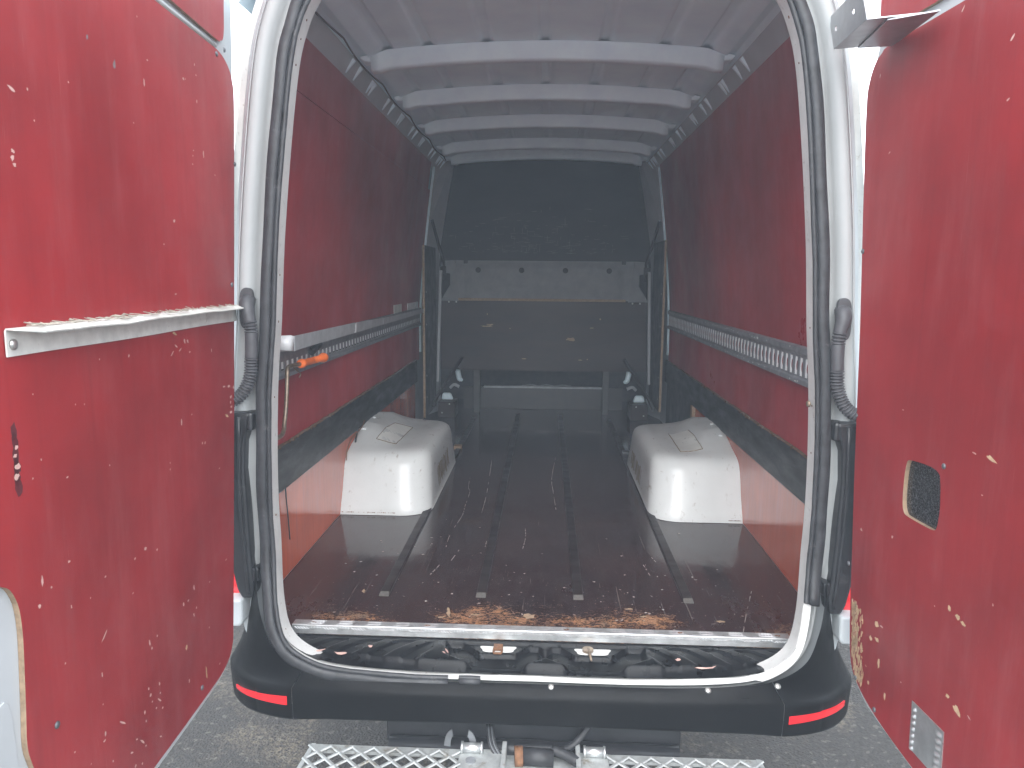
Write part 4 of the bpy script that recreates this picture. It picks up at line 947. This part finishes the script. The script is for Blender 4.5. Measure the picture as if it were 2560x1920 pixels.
# --- hoses between body and doors
def hose(s, zoff=0):
    p = cr([(-.794,-.052,1.660),(-.788,-.078,1.640),(-.778,-.084,1.595),(-.776,-.085,1.55),(-.779,-.085,1.50),(-.783,-.086,1.456),(-.802,-.088,1.412),(-.834,-.090,1.386),(-.875,-.092,1.372)], 12)
    p = [(s*-x, y, z+zoff) for x, y, z in p]
    # resample finely
    L_ = [0]
    for a, b_ in zip(p[:-1], p[1:]): L_.append(L_[-1]+math.dist(a, b_))
    n = 150; S = np.linspace(0, L_[-1], n); q = [tuple(np.interp(t, L_, [v[k] for v in p]) for k in range(3)) for t in S]
    r = []
    for i, t in enumerate(S):
        z = q[i][2]-zoff
        cor = (1.575 < z < 1.600) or z < 1.505
        r.append((.0150+.0022*math.sin(t/.0062*2*math.pi)) if cor else (.0165 if z < 1.6 else lerp(.0165, .023, sstep(z, 1.60, 1.655))))
    if True:
        # finer rings where corrugated
        S2 = np.linspace(0, L_[-1], 520); q = [tuple(np.interp(t, L_, [v[k] for v in p]) for k in range(3)) for t in S2]; r = []
        for t, v in zip(S2, q):
            z = v[2]-zoff; cor = (1.572 < z < 1.602) or z < 1.505
            r.append((.0156+.0026*math.sin(t/.0082*2*math.pi)) if cor else (.0168 if z < 1.6 else lerp(.0168, .021, sstep(z, 1.60, 1.65))))
    o = MB().tube(q, r, 14).build('wiring_hose', 'hose_rubber', van)
    pts = cr([(-.776,1.678),(-.79,1.692),(-.806,1.684),(-.812,1.655),(-.812,1.60),(-.802,1.583),(-.79,1.60),(-.778,1.62)], 5, True)
    MB().prism([(s*-x, z+zoff) for x, z in pts], lambda u, w, off: (u, -.068-off, w), .014).build('grommet', 'hose_rubber', o, bevel=.004)
hose(-1); hose(1, -.012)

# --- tail-light trims, lamps, corner plates
for s in (-1, 1):
    T = [(.793,1.352),(.810,1.27),(.814,1.19),(.809,.99),(.801,.85),(.806,.815),(.838,.815),(.850,.84),(.872,.95),(.93,1.10),(.95,1.36)]
    o = MB().prism([(s*x, z) for x, z in T], lambda u, w, off: (u, -.080-off, w), .10).build('corner_trim', 'trim_plastic', van, bevel=.008)
    MB().tube(cr([(s*.822, -.081, 1.34), (s*.828, -.081, 1.1), (s*.822, -.081, .95), (s*.815, -.081, .83)], 5), .0055, 8).build('trim_rib', 'trim_plastic', o)
    MB().box((s*.786, -.076, 1.30), (s*.825, -.02, 1.352)).build('trim_block', 'trim_plastic', o, bevel=.008)
    MB().box((s*.786, -.078, .865), (s*.806, -.03, .905)).build('trim_block', 'trim_plastic', o, bevel=.005)
    MB().prism([(s*x, z) for x, z in ((.852,.80),(.866,.94),(.875,1.0),(.97,1.0),(.97,.80))], lambda u, w, off: (u, -.045-off, w), .12).build('tail_lamp', 'red_lens', van, bevel=.006)
    MB().prism([(s*x, z) for x, z in ((.832,.815),(.95,.815),(.95,.735),(.842,.735),(.833,.745))], lambda u, w, off: (u, -.094-off, w), .09).build('corner_plate', 'white_paint', van, bevel=.008)

# --- bumper
KEY = [ # inner, crease, bottom
 ((0,-.146,.6215),(0,-.174,.594),(0,-.166,.511)), ((.35,-.146,.6215),(.36,-.172,.593),(.36,-.164,.508)), ((.55,-.144,.633),(.58,-.162,.590),(.58,-.154,.500)),
 ((.655,-.142,.652),(.69,-.148,.588),(.69,-.140,.488)), ((.732,-.134,.700),(.79,-.116,.584),(.79,-.106,.482)), ((.764,-.126,.780),(.868,-.060,.575),(.862,-.05,.472)),
 ((.779,-.112,.850),(.925,.02,.565),(.918,.02,.470)), ((.786,-.096,.90),(.945,.10,.56),(.94,.10,.46)), ((.79,-.09,.94),(.955,.25,.56),(.95,.25,.46))]
KD = [[cr([k[j] for k in KEY], 10) for j in range(3)]][0]
def bcol(t, s):
    i = min(len(KD[0])-2, max(0, int(t))); f = t-i
    I, K_, B = ([lerp(KD[j][i][c], KD[j][i+1][c], f) for c in range(3)] for j in range(3))
    con = sstep(t, 25, 45)*.030
    out = []
    for w in (0, .10, .3, .5, .66, .78, .86):
        p = [lerp(I[c], K_[c], w) for c in range(3)]; q = 4*w*(1-w)
        p[2] -= con*q; p[1] += con*q*.35
        if t < 20: p[2] += .004*q
        out.append((s*p[0], p[1], p[2]))
    kx = [K_[c]*.76+lerp(I[c], K_[c], .86)*.12+lerp(K_[c], B[c], .14)*.12 for c in range(3)]
    out.append((s*kx[0], kx[1], kx[2]))
    for w in (.14, .26, .5, .8, .94, 1.0):
        p = [lerp(K_[c], B[c], w) for c in range(3)]
        out.append((s*p[0], p[1]-.003*4*w*(1-w)*(t < 40), p[2]))
    ins = .03
    out.append((s*(B[0]-ins*sstep(t, 20, 60)), B[1]+.02, B[2]-.004)); out.append((s*(B[0]-2*ins*sstep(t, 20, 60)), B[1]+.07, B[2]-.002))
    return out
TS = 28.6
ts = [-TS+2*TS*k/80 for k in range(81)]
mb = MB(); mb.grid([bcol(abs(t), 1 if t >= 0 else -1) for t in ts])
bump_ = mb.build('bumper', 'bumper_plastic', van)
for s in (-1, 1):
    mb = MB(); mb.grid([bcol(t, s) for t in np.linspace(TS+.12, 79.5, 70)]); mb.build('bumper_corner', 'bumper_plastic', bump_)
    # reflector strip
    rows = [[], [], [], []]
    for k in range(25):
        v = k/24; t = lerp(30.2, 52, v); c = bcol(t, s); K_, B = Vector(c[7]), Vector(c[13])
        fa, fb = lerp(.26, .42, v), lerp(.53, .53, v)
        if s > 0: fa, fb = lerp(.36, .30, v), lerp(.60, .46, v)
        a, b_ = K_.lerp(B, fa), K_.lerp(B, fb)
        c2 = bcol(t+.5, s); tn = (Vector(c2[7])-K_); out = Vector((0, 0, 1)).cross(tn)*(-s); out.normalize()
        if out.y > 0: out = -out
        for r_, p in zip(rows, (a-out*.002, a+out*.0045, b_+out*.0045, b_-out*.002)): r_.append(tuple(p))
    mb = MB(); mb.grid(rows, smooth=False)
    for j in (0, -1): mb.add([r_[j] for r_ in rows], [(0, 1, 2, 3)])
    mb.build('reflector', 'red_lens', bump_)
for x in (.045, .47, .655):
    c = Vector((x, -.151, .6165 if x < .4 else (.6215 if x < .6 else .640))); MB().disc(c, (0, -.6, .8), .0085, .006, 12, dome=1).build('bumper_screw', 'bolt_steel', bump_)
MB().tube([(x, -.1565, .6062) for x in np.linspace(-.05, .58, 12)], .0012, 5).build('bumper_seam', 'bumper_plastic', bump_)

# --- towbar beam and folding step
mb = MB(); mb.box((-.425, -.098, .40), (.415, .02, .478)); beam = mb.build('towbar_beam', 'trim_plastic', van, bevel=.008)
MB().tube([(-.41, -.118, .405), (.405, -.118, .405)], .027, 14).build('beam_tube', 'trim_plastic', beam)
for s in (-1, 1):
    pts = [(-.205+s*(.018+.028*math.sin(t)), .425+.055*math.cos(t)) for t in np.linspace(.2, 1.5, 7)]; pin = [(-.205+s*(.018+.010*math.sin(t)), .425+.034*math.cos(t)) for t in np.linspace(.2, 1.5, 7)]
    MB().prism(pts+pin[::-1], lambda u, w, off: (u, -.148-off, w), .004).build('cable_hook', 'dark_steel', beam)
for k in range(5): MB().tube(cr([(-.135+k*.004, -.10, .47), (-.125+k*.005, -.15, .44), (-.10+k*.005, -.17, .41)], 4), .0022, 5).build('cable', 'dark_steel' if k % 2 else 'rubber', beam)
MB().tube(cr([(.16, -.10, .48), (.11, -.14, .44), (.06, -.15, .42)], 4), .010, 8).build('cable', 'rubber', beam)
step = empty('folding_step', (0, 0, 0), van)
yb, yf, zs_ = -.148, -.43, .42
mb = MB()
mb.box((-.43, yb-.004, zs_-.03), (.43, yb, zs_)) if False else None
for x0, x1 in ((-.625, -.20), (.20, .622)):
    o = MB()
    xo = x0 if x0 < 0 else x1
    o.box((x0, yb-.028, zs_-.008), (x1, yb, zs_)); o.box((x0, yf, zs_-.008), (x1, yf+.03, zs_))
    sk = -.02 if x0 < 0 else .02
    o.hexa([(xo-.0, yb, zs_-.03), (xo+.012*(-1 if x0 > 0 else 1), yb, zs_-.03), (xo+.012*(-1 if x0 > 0 else 1)+sk, yf, zs_-.03), (xo+sk, yf, zs_-.03)],
           [(xo-.0, yb, zs_+.002), (xo+.012*(-1 if x0 > 0 else 1), yb, zs_+.002), (xo+.012*(-1 if x0 > 0 else 1)+sk, yf, zs_+.002), (xo+sk, yf, zs_+.002)])
    o.build('step_frame', 'zinc', step)
    # expanded metal
    mb = MB(); nx, ny = 7, 10; dx = (x1-x0)/nx; dy = (yb-yf)/ny
    for j in range(ny+1):
        for i in range(2*nx):
            xa_, xb_ = x0+i*dx/2, x0+(i+1)*dx/2
            up_ = (i+j) % 2
            ya_, yb2 = yb-j*dy+(dy*.5 if up_ else -dy*.5)*.92, yb-j*dy+(-dy*.5 if up_ else dy*.5)*.92
            a, b_ = Vector((xa_, ya_, zs_+.003+.003*(up_))), Vector((xb_, yb2, zs_+.003+.003*(1-up_)))
            if max(ya_, yb2) > yb+.004: continue
            t = (b_-a).normalized(); sd_ = t.cross(Vector((0, .35, 1))).normalized()
            w, h = .0072, .004
            mb.hexa([a-sd_*w, b_-sd_*w, b_+sd_*w, a+sd_*w], [a-sd_*w*.6+Vector((0, 0, h)), b_-sd_*w*.6+Vector((0, 0, h)), b_+sd_*w*.6+Vector((0, 0, h)), a+sd_*w*.6+Vector((0, 0, h))])
    tag(mb.build('step_grating', 'zinc', step), label='expanded-metal grating of the step')
for xa_, xb_ in ((-.205, -.088), (.128, .205)): MB().box((xa_, yf, zs_-.012), (xb_, yb+.002, zs_+.002)).build('mount_plate', 'zinc', step, bevel=.002)
mb = MB(); mb.prism([(-.0875,.442),(-.075,.442),(-.075,.405),(.115,.405),(.115,.442),(.1275,.442),(.1275,.392),(-.0875,.392)], lambda u, w, off: (u, yb+.012+off, w), .29); mb.build('mount_bracket', 'zinc', step, bevel=.002)
MB().tube([(-.03, -.175, .425), (.055, -.18, .425)], .024, 14).build('hitch_sleeve', 'rubber', step)
MB().tube([(-.052, -.178, .425), (-.03, -.176, .425)], .027, 14).build('hitch_collar', 'rust', step)
MB().tube(cr([(.05, -.165, .44), (.09, -.18, .435), (.12, -.20, .43)], 4), .014, 8).build('hitch_strap', 'rubber', step)
for x in (-.171, .167):
    o = MB().tube([(x-.026, yb-.012, .434), (x+.026, yb-.012, .434)], .0135, 12); o.tube([(x-.030, yb-.012, .434), (x-.024, yb-.012, .434)], .0165, 12); o.tube([(x+.024, yb-.012, .434), (x+.030, yb-.012, .434)], .0165, 12)
    o.build('hinge_knuckle', 'alu', step)
MB().disc((-.171, -.20, zs_+.002), (0, 0, 1), .014, .004, 12).build('mount_bolt', 'galv', step)

# ------------------------------------------------------------------ loose thing: crank bar hooked on the left rail
ck = empty('crank_bar', (-.80, .30, 1.23))
tag(ck, 'bent steel crank bar with orange grip tucked into the left lashing rail', 'crank bar')
def rel(p): return (p[0]+.80, p[1]-.30, p[2]-1.23)
p = cr([(-.792,.10,1.242),(-.80,.165,1.232),(-.806,.215,1.236),(-.812,.245,1.262),(-.815,.275,1.32),(-.822,.315,1.412),(-.826,.335,1.426),(-.826,.37,1.428),(-.824,.46,1.424)], 5)
MB().tube([rel(q) for q in p], .0072, 10).build('rod', 'rod_steel', ck)
a, b_ = Vector(rel((-.824,.445,1.425))), Vector(rel((-.815,.70,1.421)))
L5 = [a.lerp(b_, t) for t in (0, .05, .10, .14, .48, .49, .51, .52, .86, .90, .95, 1)]
MB().tube(L5, [.012, .0165, .0165, .0125, .0125, .0115, .0115, .0125, .0125, .0175, .0185, .017], 14).build('grip', 'orange_grip', ck)
MB().tube(cr([rel(q) for q in [(-.826,.37,1.428),(-.816,.39,1.41),(-.81,.41,1.395),(-.812,.40,1.385)]], 5), .002, 6).build('wire_tie', 'rod_steel', ck)
MB().tube([rel((-.838,.62,1.447)), rel((-.832,.70,1.472))], [.012, .012], 10).build('rubber_plug', 'rubber', ck)

# ------------------------------------------------------------------ added volume standing in for lens glare, even density, round camera and scene
mb = MB().box((-14.5, -14.5, -1.0), (14.5, 14.5, 3.1)); hz = mb.build('glare_veil', 'void')
hm = bpy.data.materials.new('veil_volume'); hm.use_nodes = True; ht = hm.node_tree; ht.nodes.clear()
pv = ht.nodes.new('ShaderNodeVolumePrincipled'); ho = ht.nodes.new('ShaderNodeOutputMaterial')
pv.inputs['Color'].default_value = (.76, .87, 1, 1); pv.inputs['Density'].default_value = VEIL
ht.links.new(pv.outputs[0], ho.inputs['Volume'])
hz.data.materials.clear(); hz.data.materials.append(hm); tag(hz, kind='stuff', label='added thin volume round the van standing in for veiling lens glare')
